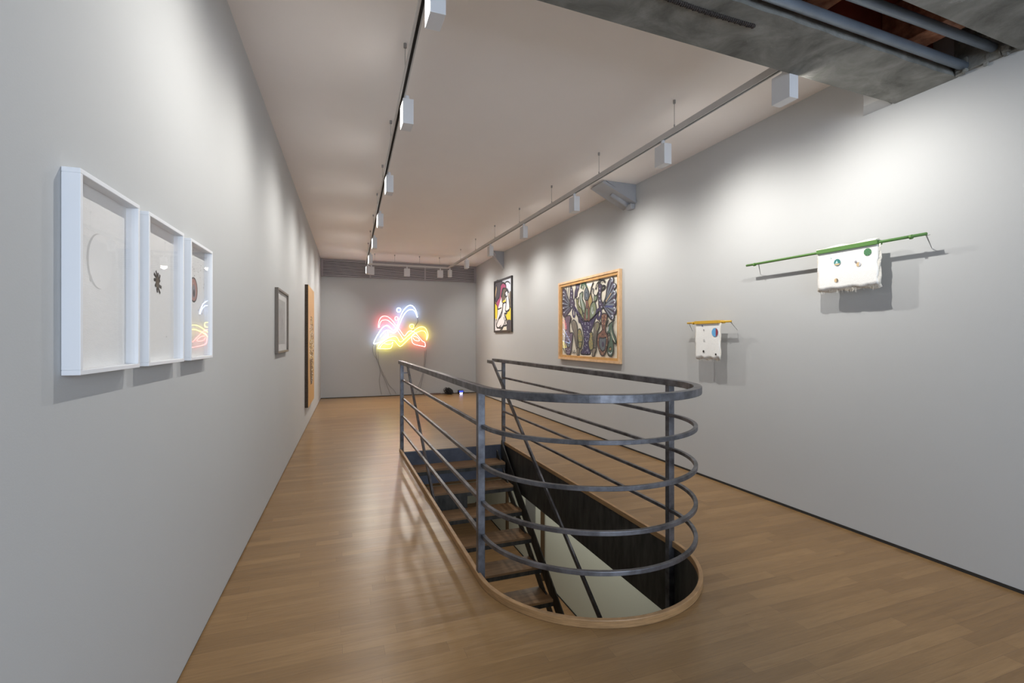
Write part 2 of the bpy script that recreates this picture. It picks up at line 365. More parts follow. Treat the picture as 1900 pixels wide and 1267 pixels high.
# ---------------------------------------------------------------- drawn shapes of the artworks, in metres on the walls
BIG=[('F','plum',0.012,[(7.363,2.091),(7.397,2.149),(7.503,2.229),(7.547,2.33),(7.61,2.377),(7.693,2.372),(7.724,2.313),(7.721,2.197),(7.724,2.082),(7.711,1.999),(7.665,1.922),(7.592,1.882),(7.503,1.915),(7.346,2.01)]),('L','steel',0.02,[(7.38,2.068),(7.503,2.197),(7.628,2.337)]),('L','steel',0.02,[(7.38,2.068),(7.529,2.15),(7.684,2.244)]),('L','steel',0.02,[(7.38,2.068),(7.538,2.103),(7.702,2.147)]),('L','steel',0.02,[(7.38,2.068),(7.52,2.057),(7.665,2.054)]),('L','steel',0.02,[(7.38,2.068),(7.507,2.012),(7.638,1.962)]),('L','steel',0.02,[(7.38,2.068),(7.476,1.994),(7.574,1.926)]),('L','black',0.012,[(7.38,2.068),(7.52,2.178),(7.665,2.292)]),('L','black',0.012,[(7.38,2.068),(7.534,2.131),(7.693,2.195)]),('L','black',0.012,[(7.38,2.068),(7.534,2.082),(7.693,2.096)]),('L','black',0.012,[(7.38,2.068),(7.52,2.037),(7.665,2.004)]),('L','black',0.012,[(7.38,2.068),(7.494,1.991),(7.61,1.912)]),('L','pale',0.018,[(7.672,2.317),(7.647,2.326),(7.621,2.312)]),('L','pale',0.018,[(7.654,2.258),(7.628,2.267),(7.603,2.254)]),('L','pale',0.018,[(7.672,2.194),(7.647,2.203),(7.621,2.19)]),('L','pale',0.018,[(7.691,2.121),(7.665,2.131),(7.639,2.118)]),('L','pale',0.018,[(7.672,2.038),(7.647,2.048),(7.621,2.035)]),('L','pale',0.018,[(7.645,1.962),(7.619,1.972),(7.594,1.96)]),('L','black',0.02,[(7.397,2.125),(7.494,2.228),(7.529,2.344),(7.535,2.418)]),('L','dgrey',0.03,[(7.415,2.142),(7.464,2.226),(7.464,2.306),(7.432,2.391)]),('F','plum',0.012,[(7.415,2.142),(7.397,2.268),(7.389,2.363),(7.359,2.404),(7.312,2.355),(7.278,2.274),(7.281,2.195),(7.236,2.137),(7.227,2.066),(7.312,2.024),(7.38,2.036)]),('L','pale',0.016,[(7.359,2.344),(7.332,2.331)]),('L','pale',0.016,[(7.351,2.28),(7.323,2.267)]),('L','pale',0.016,[(7.368,2.218),(7.341,2.205)]),('L','pale',0.016,[(7.325,2.151),(7.298,2.138)]),('L','pale',0.016,[(7.334,2.089),(7.306,2.076)]),('L','pale',0.016,[(7.359,2.059),(7.332,2.046)]),('F','plum',0.012,[(7.236,2.16),(7.219,2.284),(7.178,2.358),(7.186,2.417),(7.137,2.416),(7.096,2.396),(7.048,2.402),(7.08,2.317),(7.12,2.275),(7.137,2.207),(7.186,2.203)]),('L','pale',0.014,[(7.137,2.377),(7.125,2.337)]),('L','pale',0.014,[(7.083,2.371),(7.09,2.341)]),('F','violet',0.0,[(7.236,2.067),(7.178,2.024),(7.064,1.917),(6.969,1.845),(6.891,1.796),(6.77,1.788),(6.683,1.811),(6.683,1.747),(7.056,1.759),(7.112,1.85),(7.178,1.946),(7.252,2.021)]),('F','violet',0.014,[(7.167,1.926),(7.049,1.858),(6.935,1.798),(6.851,1.785),(6.728,1.791),(6.682,1.816),(6.582,1.851),(6.48,1.912),(6.442,1.897),(6.544,1.81),(6.608,1.714),(6.674,1.629),(6.714,1.57),(6.741,1.463),(6.728,1.363),(6.694,1.303),(6.701,1.266),(6.851,1.255),(6.992,1.258),(7.013,1.289),(6.963,1.331),(6.913,1.407),(6.906,1.503),(6.935,1.62),(7.02,1.76)]),('L','pale',0.014,[(6.873,1.508),(6.856,1.499)]),('L','lilac',0.014,[(6.852,1.478),(6.836,1.469)]),('L','lilac',0.014,[(6.774,1.746),(6.758,1.736)]),('L','pale',0.014,[(6.948,1.359),(6.931,1.35)]),('L','lilac',0.014,[(6.872,1.664),(6.855,1.654)]),('L','lilac',0.014,[(6.758,1.545),(6.742,1.535)]),('L','pale',0.014,[(6.782,1.542),(6.766,1.532)]),('L','lilac',0.014,[(6.77,1.704),(6.754,1.694)]),('L','lilac',0.014,[(6.801,1.346),(6.785,1.337)]),('L','pale',0.014,[(6.829,1.409),(6.813,1.4)]),('L','lilac',0.014,[(6.761,1.747),(6.744,1.737)]),('L','lilac',0.014,[(6.794,1.485),(6.777,1.475)]),('L','pale',0.014,[(6.872,1.767),(6.856,1.757)]),('L','lilac',0.014,[(6.778,1.544),(6.761,1.534)]),('L','lilac',0.014,[(6.782,1.341),(6.765,1.332)]),('L','pale',0.014,[(6.783,1.32),(6.766,1.311)]),('L','lilac',0.014,[(6.857,1.379),(6.841,1.37)]),('L','lilac',0.014,[(6.846,1.312),(6.829,1.302)]),('L','pale',0.014,[(6.699,1.728),(6.683,1.719)]),('L','lilac',0.014,[(6.903,1.674),(6.886,1.664)]),('L','lilac',0.014,[(6.763,1.562),(6.746,1.552)]),('L','pale',0.014,[(6.801,1.63),(6.785,1.62)]),('L','lilac',0.014,[(6.831,1.587),(6.814,1.578)]),('L','lilac',0.014,[(6.855,1.488),(6.839,1.478)]),('L','pale',0.014,[(6.813,1.328),(6.796,1.319)]),('L','lilac',0.014,[(6.79,1.316),(6.774,1.307)]),('L','lilac',0.014,[(6.75,1.286),(6.734,1.277)]),('L','pale',0.014,[(6.761,1.697),(6.744,1.688)]),('L','lilac',0.014,[(6.749,1.299),(6.733,1.29)]),('L','lilac',0.014,[(6.772,1.496),(6.755,1.486)]),('L','pale',0.014,[(6.759,1.674),(6.743,1.664)]),('L','lilac',0.014,[(6.783,1.493),(6.766,1.484)]),('L','lilac',0.014,[(6.877,1.75),(6.861,1.74)]),('L','pale',0.014,[(6.75,1.287),(6.734,1.278)]),('L','lilac',0.014,[(6.93,1.378),(6.913,1.369)]),('L','lilac',0.014,[(6.839,1.706),(6.823,1.696)]),('L','pale',0.014,[(6.881,1.395),(6.865,1.386)]),('L','lilac',0.014,[(6.701,1.755),(6.685,1.745)]),('L','lilac',0.014,[(6.778,1.757),(6.761,1.747)]),('L','pale',0.014,[(6.779,1.614),(6.762,1.605)]),('L','lilac',0.014,[(6.744,1.291),(6.728,1.283)]),('L','lilac',0.014,[(6.831,1.28),(6.815,1.271)]),('L','pale',0.014,[(6.87,1.743),(6.853,1.733)]),('L','lilac',0.014,[(6.782,1.764),(6.766,1.754)]),('L','lilac',0.014,[(6.879,1.577),(6.862,1.567)]),('L','pale',0.014,[(6.779,1.701),(6.762,1.692)]),('L','lilac',0.014,[(6.941,1.344),(6.924,1.335)]),('L','lilac',0.014,[(6.877,1.299),(6.86,1.29)]),('L','pale',0.014,[(6.735,1.59),(6.719,1.581)]),('L','lilac',0.014,[(6.839,1.52),(6.822,1.511)]),('L','lilac',0.014,[(6.811,1.482),(6.794,1.473)]),('L','pale',0.014,[(6.824,1.47),(6.807,1.461)]),('L','lilac',0.014,[(6.766,1.527),(6.75,1.517)]),('L','lilac',0.014,[(6.843,1.42),(6.827,1.41)]),('L','pale',0.014,[(6.898,1.631),(6.882,1.621)]),('L','lilac',0.014,[(6.761,1.519),(6.744,1.51)]),('L','lilac',0.014,[(6.797,1.774),(6.781,1.764)]),('L','pale',0.014,[(6.846,1.49),(6.829,1.481)]),('L','lilac',0.014,[(6.906,1.472),(6.889,1.462)]),('L','lilac',0.014,[(6.772,1.749),(6.756,1.739)]),('L','pale',0.014,[(6.813,1.547),(6.797,1.538)]),('L','lilac',0.014,[(6.788,1.604),(6.772,1.594)]),('L','lilac',0.014,[(6.801,1.411),(6.785,1.402)]),('L','pale',0.014,[(6.959,1.754),(6.942,1.744)]),('L','lilac',0.014,[(6.792,1.299),(6.775,1.29)]),('L','lilac',0.014,[(6.871,1.552),(6.854,1.543)]),('L','pale',0.014,[(6.81,1.62),(6.793,1.61)]),('L','lilac',0.014,[(6.867,1.625),(6.85,1.615)]),('L','lilac',0.014,[(6.853,1.482),(6.836,1.473)]),('L','pale',0.014,[(6.882,1.592),(6.866,1.583)]),('L','lilac',0.014,[(7.078,1.894),(7.07,1.884)]),('L','lilac',0.014,[(6.992,1.849),(6.983,1.839)]),('L','lilac',0.014,[(6.92,1.818),(6.912,1.808)]),('L','lilac',0.014,[(6.582,1.871),(6.575,1.861)]),('L','lilac',0.014,[(6.648,1.834),(6.64,1.825)]),('L','violet',0.035,[(7.252,2.028),(7.291,1.976),(7.278,1.904),(7.244,1.875),(7.211,1.909),(7.224,1.972),(7.231,1.992)]),('F','olive',0.012,[(7.153,2.092),(7.161,2.17),(7.174,2.202),(7.12,2.159),(7.08,2.191),(7.088,2.126),(7.096,2.08),(7.0,1.99),(6.922,1.895),(6.907,1.819),(7.0,1.884),(7.096,1.973)]),('F','sage',0.012,[(7.045,2.237),(6.945,2.267),(6.938,2.221),(6.953,2.154),(6.891,2.081),(6.86,1.99),(6.891,1.909),(6.969,1.988),(7.016,2.067),(7.032,2.16)]),('L','pale',0.016,[(7.0,2.226),(6.988,2.141),(6.945,2.063),(6.907,1.977)]),('L','ochre',0.016,[(7.064,2.009),(7.0,1.952),(6.969,1.905)]),('F','olive',0.008,[(7.08,2.026),(7.016,2.014),(6.953,1.95),(6.969,1.89),(7.032,1.931)]),('F','dsteel',0.012,[(6.888,2.179),(6.888,2.254),(6.845,2.31),(6.807,2.328),(6.762,2.272),(6.74,2.189),(6.77,2.125),(6.838,2.122),(6.876,2.14)]),('F','steel',0.008,[(6.845,2.235),(6.815,2.247),(6.785,2.2),(6.807,2.15),(6.838,2.175)]),('L','dgreen',0.04,[(7.0,2.325),(6.961,2.389),(6.876,2.395),(6.83,2.345),(6.822,2.322)]),('L','black',0.014,[(6.845,2.414),(6.83,2.36)]),('L','sage',0.03,[(6.93,2.378),(6.907,2.346),(6.945,2.304)]),('F','brick',0.012,[(6.845,2.119),(6.77,2.114),(6.747,2.035),(6.696,1.973),(6.688,1.862),(6.725,1.805),(6.876,1.796),(6.883,1.878),(6.845,1.981),(6.83,2.047)]),('F','sage',0.008,[(6.815,1.994),(6.77,1.977),(6.755,1.91),(6.785,1.83),(6.83,1.831),(6.83,1.936)]),('L','dgreen',0.02,[(6.797,1.941),(6.792,1.882)]),('F','ochre',0.012,[(6.746,2.034),(6.761,2.109),(6.701,2.193),(6.679,2.228),(6.65,2.167),(6.629,2.092),(6.679,2.03),(6.723,1.945)]),('F','brick',0.008,[(6.768,2.021),(6.716,1.988),(6.701,1.812),(6.768,1.807)]),('F','sage',0.012,[(6.701,1.812),(6.709,1.944),(6.679,2.023),(6.621,2.07),(6.564,2.08),(6.529,2.035),(6.508,1.962),(6.522,1.898),(6.607,1.844),(6.679,1.811)]),('L','pale',0.02,[(6.629,1.998),(6.643,1.94),(6.614,1.895),(6.585,1.937)]),('L','olive',0.02,[(6.564,2.037),(6.543,1.964),(6.564,1.893)]),('L','black',0.028,[(6.701,2.193),(6.672,2.263),(6.643,2.326),(6.595,2.379)]),('L','dgrey',0.022,[(6.665,2.241),(6.65,2.276),(6.593,2.278),(6.607,2.228),(6.593,2.198)]),('F','sage',0.012,[(6.578,2.103),(6.578,2.153),(6.564,2.188),(6.536,2.164),(6.48,2.174),(6.501,2.104),(6.55,2.079)]),('F','plum',0.012,[(6.452,2.172),(6.445,2.242),(6.445,2.306),(6.425,2.339),(6.343,2.31),(6.357,2.234),(6.37,2.165),(6.363,2.094),(6.303,2.019),(6.31,1.971),(6.37,1.954),(6.425,1.978),(6.445,2.072)]),('L','pale',0.015,[(6.422,2.268),(6.397,2.259)]),('L','pale',0.015,[(6.415,2.211),(6.39,2.202)]),('L','pale',0.015,[(6.429,2.155),(6.404,2.146)]),('L','pale',0.015,[(6.415,2.091),(6.39,2.082)]),('L','pale',0.015,[(6.405,2.033),(6.381,2.025)]),('L','pale',0.015,[(6.367,1.989),(6.343,1.98)]),('L','black',0.03,[(6.529,2.264),(6.501,2.319),(6.459,2.357),(6.418,2.367)]),('L','cream',0.012,[(6.508,2.291),(6.466,2.337)]),('L','black',0.03,[(6.411,2.352),(6.357,2.381),(6.277,2.372),(6.257,2.335)]),('L','cream',0.012,[(6.37,2.355),(6.303,2.361)]),('L','black',0.03,[(6.357,2.276),(6.303,2.298),(6.244,2.278),(6.303,2.243),(6.357,2.234)]),('L','black',0.02,[(6.418,2.423),(6.425,2.353)]),('L','black',0.02,[(6.384,2.419),(6.394,2.35)]),('L','black',0.03,[(6.452,2.214),(6.494,2.154)]),('F','plum',0.012,[(6.303,2.04),(6.237,2.126),(6.211,2.22),(6.185,2.314),(6.121,2.375),(6.046,2.393),(6.015,2.356),(6.021,2.31),(5.96,2.283),(5.954,2.242),(6.009,2.208),(5.954,2.162),(5.96,2.103),(5.972,2.077),(5.954,2.036),(5.96,1.983),(5.972,1.964),(5.951,1.922),(5.96,1.87),(6.009,1.845),(5.997,1.818),(6.034,1.779),(6.096,1.788),(6.172,1.853),(6.263,1.933),(6.303,1.992)]),('L','steel',0.03,[(6.277,2.004),(6.182,2.186),(6.084,2.364)]),('L','steel',0.03,[(6.277,2.004),(6.156,2.15),(6.034,2.291)]),('L','steel',0.03,[(6.277,2.004),(6.147,2.111),(6.015,2.215)]),('L','steel',0.03,[(6.277,2.004),(6.144,2.077),(6.009,2.147)]),('L','steel',0.03,[(6.277,2.004),(6.144,2.036),(6.009,2.067)]),('L','steel',0.03,[(6.277,2.004),(6.144,2.002),(6.009,2.0)]),('L','steel',0.03,[(6.277,2.004),(6.144,1.968),(6.009,1.933)]),('L','steel',0.03,[(6.277,2.004),(6.153,1.934),(6.028,1.866)]),('L','steel',0.03,[(6.277,2.004),(6.182,1.908),(6.084,1.815)]),('L','black',0.012,[(6.277,2.004),(6.211,2.163),(6.14,2.323)]),('L','black',0.012,[(6.277,2.004),(6.176,2.16),(6.071,2.315)]),('L','black',0.012,[(6.277,2.004),(6.16,2.124),(6.04,2.244)]),('L','black',0.012,[(6.277,2.004),(6.153,2.09),(6.028,2.176)]),('L','black',0.012,[(6.277,2.004),(6.153,2.052),(6.028,2.102)]),('L','black',0.012,[(6.277,2.004),(6.144,1.986),(6.009,1.973)]),('L','black',0.012,[(6.277,2.004),(6.15,1.946),(6.021,1.893)]),('L','black',0.012,[(6.277,2.004),(6.169,1.916),(6.059,1.834)]),('L','navy',0.03,[(6.25,1.981),(6.147,1.978),(6.034,1.971)]),('L','tan',0.016,[(6.224,2.056),(6.16,2.106),(6.084,2.167)]),('L','pale',0.022,[(6.09,2.385),(6.052,2.377),(6.044,2.349),(6.071,2.335)]),('L','pale',0.022,[(6.021,2.289),(5.985,2.282),(5.976,2.255),(6.003,2.241)]),('L','pale',0.022,[(6.021,2.189),(5.985,2.182),(5.976,2.154),(6.003,2.14)]),('L','pale',0.022,[(6.021,2.068),(5.985,2.061),(5.976,2.034),(6.003,2.019)]),('L','pale',0.022,[(6.018,1.953),(5.981,1.948),(5.972,1.92),(5.999,1.905)]),('L','pale',0.022,[(6.077,1.842),(6.04,1.837),(6.031,1.809),(6.059,1.794)]),('L','violet',0.045,[(6.508,1.897),(6.459,1.945),(6.397,1.955),(6.363,1.897),(6.39,1.835),(6.452,1.809),(6.473,1.846),(6.445,1.873)]),('F','mauve',0.012,[(7.574,1.873),(7.493,1.899),(7.366,1.9),(7.358,1.835),(7.397,1.764),(7.397,1.663),(7.366,1.604),(7.273,1.61),(7.288,1.518),(7.311,1.41),(7.335,1.316),(7.374,1.251),(7.445,1.227),(7.509,1.254),(7.549,1.319),(7.566,1.444),(7.541,1.592),(7.549,1.739)]),('L','black',0.02,[(7.366,1.763),(7.311,1.855)]),('F','dsteel',0.01,[(7.477,1.452),(7.382,1.453),(7.366,1.402),(7.413,1.358),(7.477,1.379)]),('L','pale',0.014,[(7.522,1.327),(7.496,1.322)]),('L','pale',0.014,[(7.458,1.314),(7.432,1.309)]),('L','pale',0.014,[(7.394,1.33),(7.369,1.324)]),('L','pale',0.014,[(7.49,1.277),(7.464,1.271)]),('L','pale',0.014,[(7.426,1.278),(7.4,1.273)]),('L','pale',0.014,[(7.506,1.547),(7.48,1.541)]),('L','pale',0.014,[(7.41,1.547),(7.385,1.541)]),('L','pale',0.014,[(7.458,1.503),(7.432,1.498)]),('L','pale',0.014,[(7.506,1.635),(7.48,1.629)]),('F','taupe',0.012,[(7.311,1.733),(7.296,1.79),(7.242,1.823),(7.167,1.792),(7.123,1.721),(7.108,1.622),(7.108,1.517),(7.108,1.391),(7.078,1.343),(7.108,1.307),(7.16,1.376),(7.212,1.517),(7.242,1.617),(7.288,1.675)]),('L','dgrey',0.012,[(7.288,1.77),(7.242,1.646),(7.182,1.503),(7.137,1.377)]),('L','dgrey',0.012,[(7.235,1.78),(7.2,1.645),(7.161,1.503),(7.127,1.377)]),('L','dgrey',0.012,[(7.182,1.767),(7.158,1.644),(7.14,1.503),(7.117,1.377)]),('F','olive',0.012,[(7.093,1.643),(7.049,1.667),(6.992,1.655),(6.97,1.6),(6.935,1.544),(6.935,1.476),(6.97,1.393),(6.999,1.344),(7.049,1.364),(7.071,1.447),(7.093,1.545)]),('L','ochre',0.02,[(7.07,1.636),(7.049,1.645),(7.029,1.635)]),('L','ochre',0.02,[(7.026,1.607),(7.006,1.617),(6.986,1.607)]),('L','ochre',0.02,[(7.07,1.573),(7.049,1.583),(7.029,1.573)]),('L','ochre',0.02,[(7.012,1.545),(6.992,1.554),(6.972,1.545)]),('L','ochre',0.02,[(7.055,1.51),(7.035,1.52),(7.015,1.51)]),('L','ochre',0.02,[(6.997,1.482),(6.977,1.492),(6.957,1.483)]),('L','ochre',0.02,[(7.041,1.434),(7.02,1.444),(7.0,1.434)]),('L','ochre',0.02,[(7.026,1.385),(7.006,1.395),(6.986,1.386)]),('L','black',0.012,[(7.071,1.454),(6.935,1.455)]),('F','taupe',0.012,[(7.13,1.307),(7.115,1.356),(7.049,1.357),(7.049,1.308),(7.064,1.239),(7.115,1.237)]),('L','dgrey',0.02,[(7.64,1.355),(7.582,1.296),(7.549,1.253)]),('L','dgrey',0.012,[(7.304,1.281),(7.273,1.303),(7.242,1.276),(7.212,1.319),(7.19,1.277),(7.167,1.285)]),('L','dgrey',0.01,[(7.311,1.27),(7.167,1.271)]),('F','taupe',0.012,[(6.576,1.595),(6.569,1.687),(6.531,1.745),(6.467,1.765),(6.411,1.741),(6.411,1.683),(6.467,1.613),(6.486,1.542),(6.499,1.451),(6.505,1.373),(6.569,1.365),(6.569,1.483)]),('L','dgrey',0.012,[(6.518,1.733),(6.543,1.647),(6.55,1.542),(6.55,1.385)]),('L','dgrey',0.012,[(6.473,1.743),(6.508,1.646),(6.532,1.542),(6.536,1.385)]),('L','dgrey',0.012,[(6.429,1.73),(6.472,1.646),(6.514,1.542),(6.523,1.386)]),('L','olive',0.03,[(6.455,1.736),(6.486,1.633)]),('F','olive',0.012,[(6.694,1.603),(6.621,1.609),(6.621,1.543),(6.595,1.45),(6.589,1.372),(6.621,1.338),(6.687,1.33),(6.727,1.396),(6.734,1.463),(6.701,1.516)]),('L','ochre',0.02,[(6.693,1.576),(6.674,1.584),(6.655,1.573)]),('L','ochre',0.02,[(6.659,1.543),(6.641,1.551),(6.623,1.54)]),('L','ochre',0.02,[(6.699,1.503),(6.681,1.511),(6.662,1.5)]),('L','ochre',0.02,[(6.653,1.477),(6.634,1.485),(6.616,1.474)]),('L','ochre',0.02,[(6.706,1.45),(6.687,1.458),(6.669,1.447)]),('L','ochre',0.02,[(6.646,1.424),(6.628,1.432),(6.61,1.421)]),('L','ochre',0.02,[(6.706,1.403),(6.687,1.411),(6.669,1.401)]),('L','ochre',0.02,[(6.653,1.37),(6.634,1.379),(6.616,1.368)]),('F','taupe',0.012,[(6.628,1.318),(6.595,1.358),(6.518,1.366),(6.505,1.334),(6.55,1.281),(6.569,1.237),(6.624,1.236),(6.619,1.279)]),('F','brick',0.012,[(6.343,1.86),(6.289,1.886),(6.188,1.865),(6.188,1.815),(6.223,1.729),(6.235,1.629),(6.176,1.559),(6.164,1.503),(6.182,1.416),(6.223,1.327),(6.271,1.269),(6.319,1.252),(6.368,1.273),(6.417,1.336),(6.461,1.425),(6.467,1.503),(6.442,1.574),(6.355,1.618),(6.325,1.656),(6.349,1.752)]),('F','dsteel',0.012,[(6.405,1.522),(6.283,1.516),(6.211,1.522),(6.223,1.428),(6.259,1.339),(6.331,1.325),(6.392,1.375),(6.417,1.452)]),('F','plum',0.0,[(6.331,1.452),(6.283,1.459),(6.271,1.402),(6.319,1.382)]),('F','black',0.0,[(6.273,1.831),(6.259,1.842),(6.244,1.83),(6.259,1.819)]),('F','black',0.0,[(6.291,1.775),(6.276,1.786),(6.262,1.774),(6.276,1.763)]),('F','black',0.0,[(6.297,1.699),(6.283,1.71),(6.268,1.699),(6.283,1.688)]),('F','black',0.0,[(6.303,1.642),(6.289,1.654),(6.274,1.642),(6.289,1.631)]),('F','black',0.0,[(6.321,1.573),(6.307,1.584),(6.292,1.573),(6.307,1.561)]),('L','tan',0.014,[(6.316,1.852),(6.297,1.846)]),('L','tan',0.014,[(6.232,1.842),(6.213,1.836)]),('L','tan',0.014,[(6.322,1.802),(6.303,1.796)]),('L','tan',0.014,[(6.232,1.792),(6.213,1.786)]),('L','tan',0.014,[(6.328,1.738),(6.309,1.733)]),('L','tan',0.014,[(6.256,1.73),(6.237,1.724)]),('L','tan',0.014,[(6.39,1.567),(6.37,1.562)]),('L','tan',0.014,[(6.244,1.553),(6.225,1.548)]),('L','tan',0.014,[(6.203,1.515),(6.184,1.51)]),('L','tan',0.014,[(6.446,1.49),(6.426,1.485)]),('L','tan',0.014,[(6.209,1.415),(6.19,1.41)]),('L','tan',0.014,[(6.402,1.342),(6.382,1.338)]),('L','tan',0.014,[(6.328,1.293),(6.309,1.288)]),('L','tan',0.014,[(6.268,1.314),(6.249,1.309)]),('L','black',0.03,[(6.343,1.72),(6.374,1.746),(6.398,1.785)]),('L','black',0.03,[(6.211,1.71),(6.176,1.734),(6.147,1.782)]),('F','green',0.012,[(5.982,1.776),(6.027,1.735),(6.038,1.68),(6.016,1.607),(5.949,1.515),(5.938,1.454),(5.971,1.436),(6.027,1.484),(6.016,1.417),(6.016,1.332),(6.049,1.264),(6.106,1.253),(6.158,1.273),(6.176,1.328),(6.153,1.416),(6.106,1.503),(6.118,1.59),(6.176,1.571),(6.164,1.627),(6.141,1.702),(6.072,1.743)]),('F','ochre',0.01,[(6.129,1.373),(6.072,1.386),(6.072,1.343),(6.118,1.336)]),('L','pale',0.018,[(6.141,1.31),(6.095,1.287),(6.055,1.313)]),('L','pale',0.014,[(6.141,1.683),(6.164,1.621)]),('L','cream',0.016,[(6.072,1.589),(6.089,1.638),(6.038,1.54),(5.982,1.466)])]
SMALL=[('F','charcoal',0.0,[(11.385,2.915),(10.808,2.884),(10.768,2.749),(10.887,2.525),(11.131,2.384),(11.385,2.402)]),('F','pale',0.0,[(10.847,2.888),(10.262,2.885),(10.262,2.585),(10.426,2.55),(10.614,2.733)]),('F','tan',0.02,[(11.278,2.842),(11.248,2.731),(11.299,2.6),(11.359,2.482),(11.377,2.634)]),('F','magenta',0.03,[(10.967,2.783),(10.808,2.832),(10.614,2.772),(10.595,2.68),(10.808,2.688),(10.927,2.528),(10.847,2.495),(11.008,2.309),(11.194,2.254),(11.321,2.371),(11.173,2.468),(11.028,2.537)]),('F','yellow',0.02,[(11.385,2.402),(11.236,2.324),(11.194,2.2),(11.236,1.986),(11.385,1.992)]),('F','yellow',0.02,[(10.614,2.297),(10.251,2.21),(10.251,1.93),(10.5,1.939),(10.614,2.091)]),('F','charcoal',0.0,[(10.5,1.926),(10.251,1.917),(10.251,1.68),(10.519,1.691)]),('F','white',0.0,[(10.887,2.499),(10.808,2.335),(10.887,2.209),(11.008,2.044),(11.278,1.825),(11.131,2.25),(11.173,2.226)]),('F','white',0.03,[(10.808,2.335),(10.576,2.345),(10.5,2.111),(10.69,2.095),(10.576,1.961),(10.519,1.831),(10.768,1.812),(10.887,1.776),(11.173,1.775),(11.257,1.852),(11.09,2.007),(10.847,2.181)]),('F','brown',0.02,[(10.788,2.686),(10.614,2.682),(10.557,2.6),(10.69,2.405),(10.847,2.377),(10.867,2.523),(10.808,2.597)]),('F','white',0.03,[(10.652,2.583),(10.5,2.62),(10.407,2.46),(10.334,2.203),(10.463,2.147),(10.614,2.168),(10.557,2.395)]),('F','yellow',0.0,[(10.827,2.376),(10.69,2.418),(10.595,2.398),(10.69,2.366)]),('F','brown',0.0,[(10.352,2.543),(10.262,2.573),(10.272,2.224),(10.334,2.328)]),('F','white',0.0,[(11.364,1.991),(11.278,1.988),(11.278,1.812),(11.131,1.768),(10.887,1.697),(11.364,1.704)]),('L','black',0.03,[(11.206,2.225),(11.049,2.232),(10.887,2.249)]),('L','black',0.04,[(10.768,2.346),(10.847,2.129),(10.947,2.041),(11.11,1.988)]),('L','black',0.03,[(10.633,2.806),(10.538,2.828),(10.389,2.805),(10.298,2.751)]),('L','black',0.03,[(11.299,1.989),(11.278,1.825),(11.152,1.768),(10.927,1.829)]),('L','black',0.03,[(11.008,1.705),(10.808,1.787),(10.576,1.961)]),('L','black',0.03,[(10.729,2.019),(10.595,1.833)]),('L','black',0.03,[(10.887,1.71),(10.729,1.811)]),('L','black',0.04,[(10.69,2.534),(10.557,2.485),(10.5,2.505)]),('L','black',0.04,[(10.557,2.676),(10.463,2.629),(10.389,2.559)]),('L','black',0.03,[(10.595,2.141),(10.5,2.149),(10.352,2.179)])]
NEON=[('blue',[(2.163,2.087),(2.139,2.199),(2.107,2.294),(2.052,2.369),(1.997,2.399),(1.918,2.385),(1.84,2.319),(1.77,2.223),(1.716,2.096),(1.662,1.954),(1.623,1.827),(1.546,1.74),(1.477,1.771),(1.409,1.841),(1.34,1.853),(1.264,1.809),(1.182,1.699),(1.106,1.567),(1.039,1.428),(1.05,1.381),(1.151,1.412),(1.257,1.45),(1.348,1.513),(1.393,1.575),(1.381,1.692)]),('blue',[(2.155,2.087),(2.123,2.182),(2.06,2.273),(1.989,2.288),(1.903,2.261),(1.825,2.177),(1.762,2.065),(1.708,1.938),(1.639,1.765),(1.569,1.678),(1.493,1.685),(1.416,1.732),(1.333,1.728),(1.257,1.661),(1.197,1.575)]),('blue',[(1.724,2.273),(1.708,2.23),(1.673,2.218),(1.635,2.228),(1.62,2.271),(1.635,2.315),(1.673,2.325),(1.708,2.313),(1.724,2.273)]),('red',[(1.151,1.8),(1.157,1.916),(1.182,2.01),(1.23,2.08),(1.302,2.105),(1.393,2.088),(1.485,2.014),(1.562,1.921),(1.631,1.835),(1.708,1.733),(1.794,1.608),(1.84,1.6),(1.887,1.663),(1.934,1.711),(2.013,1.723),(2.107,1.672),(2.203,1.561),(2.298,1.449),(2.359,1.414),(2.37,1.305),(2.298,1.313),(2.171,1.341),(2.076,1.37),(2.028,1.418),(2.013,1.513),(2.02,1.592),(2.068,1.648)]),('red',[(1.174,1.805),(1.189,1.901),(1.23,1.979),(1.302,2.004),(1.393,1.994),(1.485,1.92),(1.562,1.842),(1.639,1.733),(1.724,1.607),(1.794,1.494)]),('red',[(2.06,1.577),(2.155,1.553),(2.218,1.473),(2.171,1.452),(2.084,1.481),(2.052,1.537)]),('red',[(1.654,2.048),(1.639,2.008),(1.608,2.0),(1.577,2.015),(1.569,2.054),(1.592,2.091),(1.631,2.087),(1.654,2.048)]),('yellow',[(1.136,1.261),(1.182,1.365),(1.287,1.45),(1.393,1.528),(1.485,1.568),(1.577,1.576),(1.639,1.536),(1.685,1.447),(1.747,1.431),(1.825,1.505),(1.918,1.589),(2.013,1.672),(2.107,1.752),(2.203,1.816),(2.298,1.833),(2.382,1.794),(2.427,1.706),(2.446,1.594),(2.41,1.484),(2.41,1.609),(2.362,1.706),(2.282,1.729),(2.203,1.705),(2.107,1.656),(2.013,1.573),(1.918,1.489),(1.825,1.399),(1.747,1.327),(1.697,1.316),(1.639,1.368),(1.577,1.45),(1.516,1.474),(1.424,1.469),(1.333,1.427),(1.242,1.357),(1.182,1.264)]),('yellow',[(1.136,1.257),(1.257,1.254),(1.393,1.25),(1.47,1.27),(1.503,1.333),(1.523,1.434),(1.485,1.38),(1.393,1.369),(1.302,1.388)]),('yellow',[(1.958,1.83),(1.965,1.87),(2.0,1.894),(2.06,1.884),(2.063,1.799),(2.005,1.786),(1.958,1.83)])]
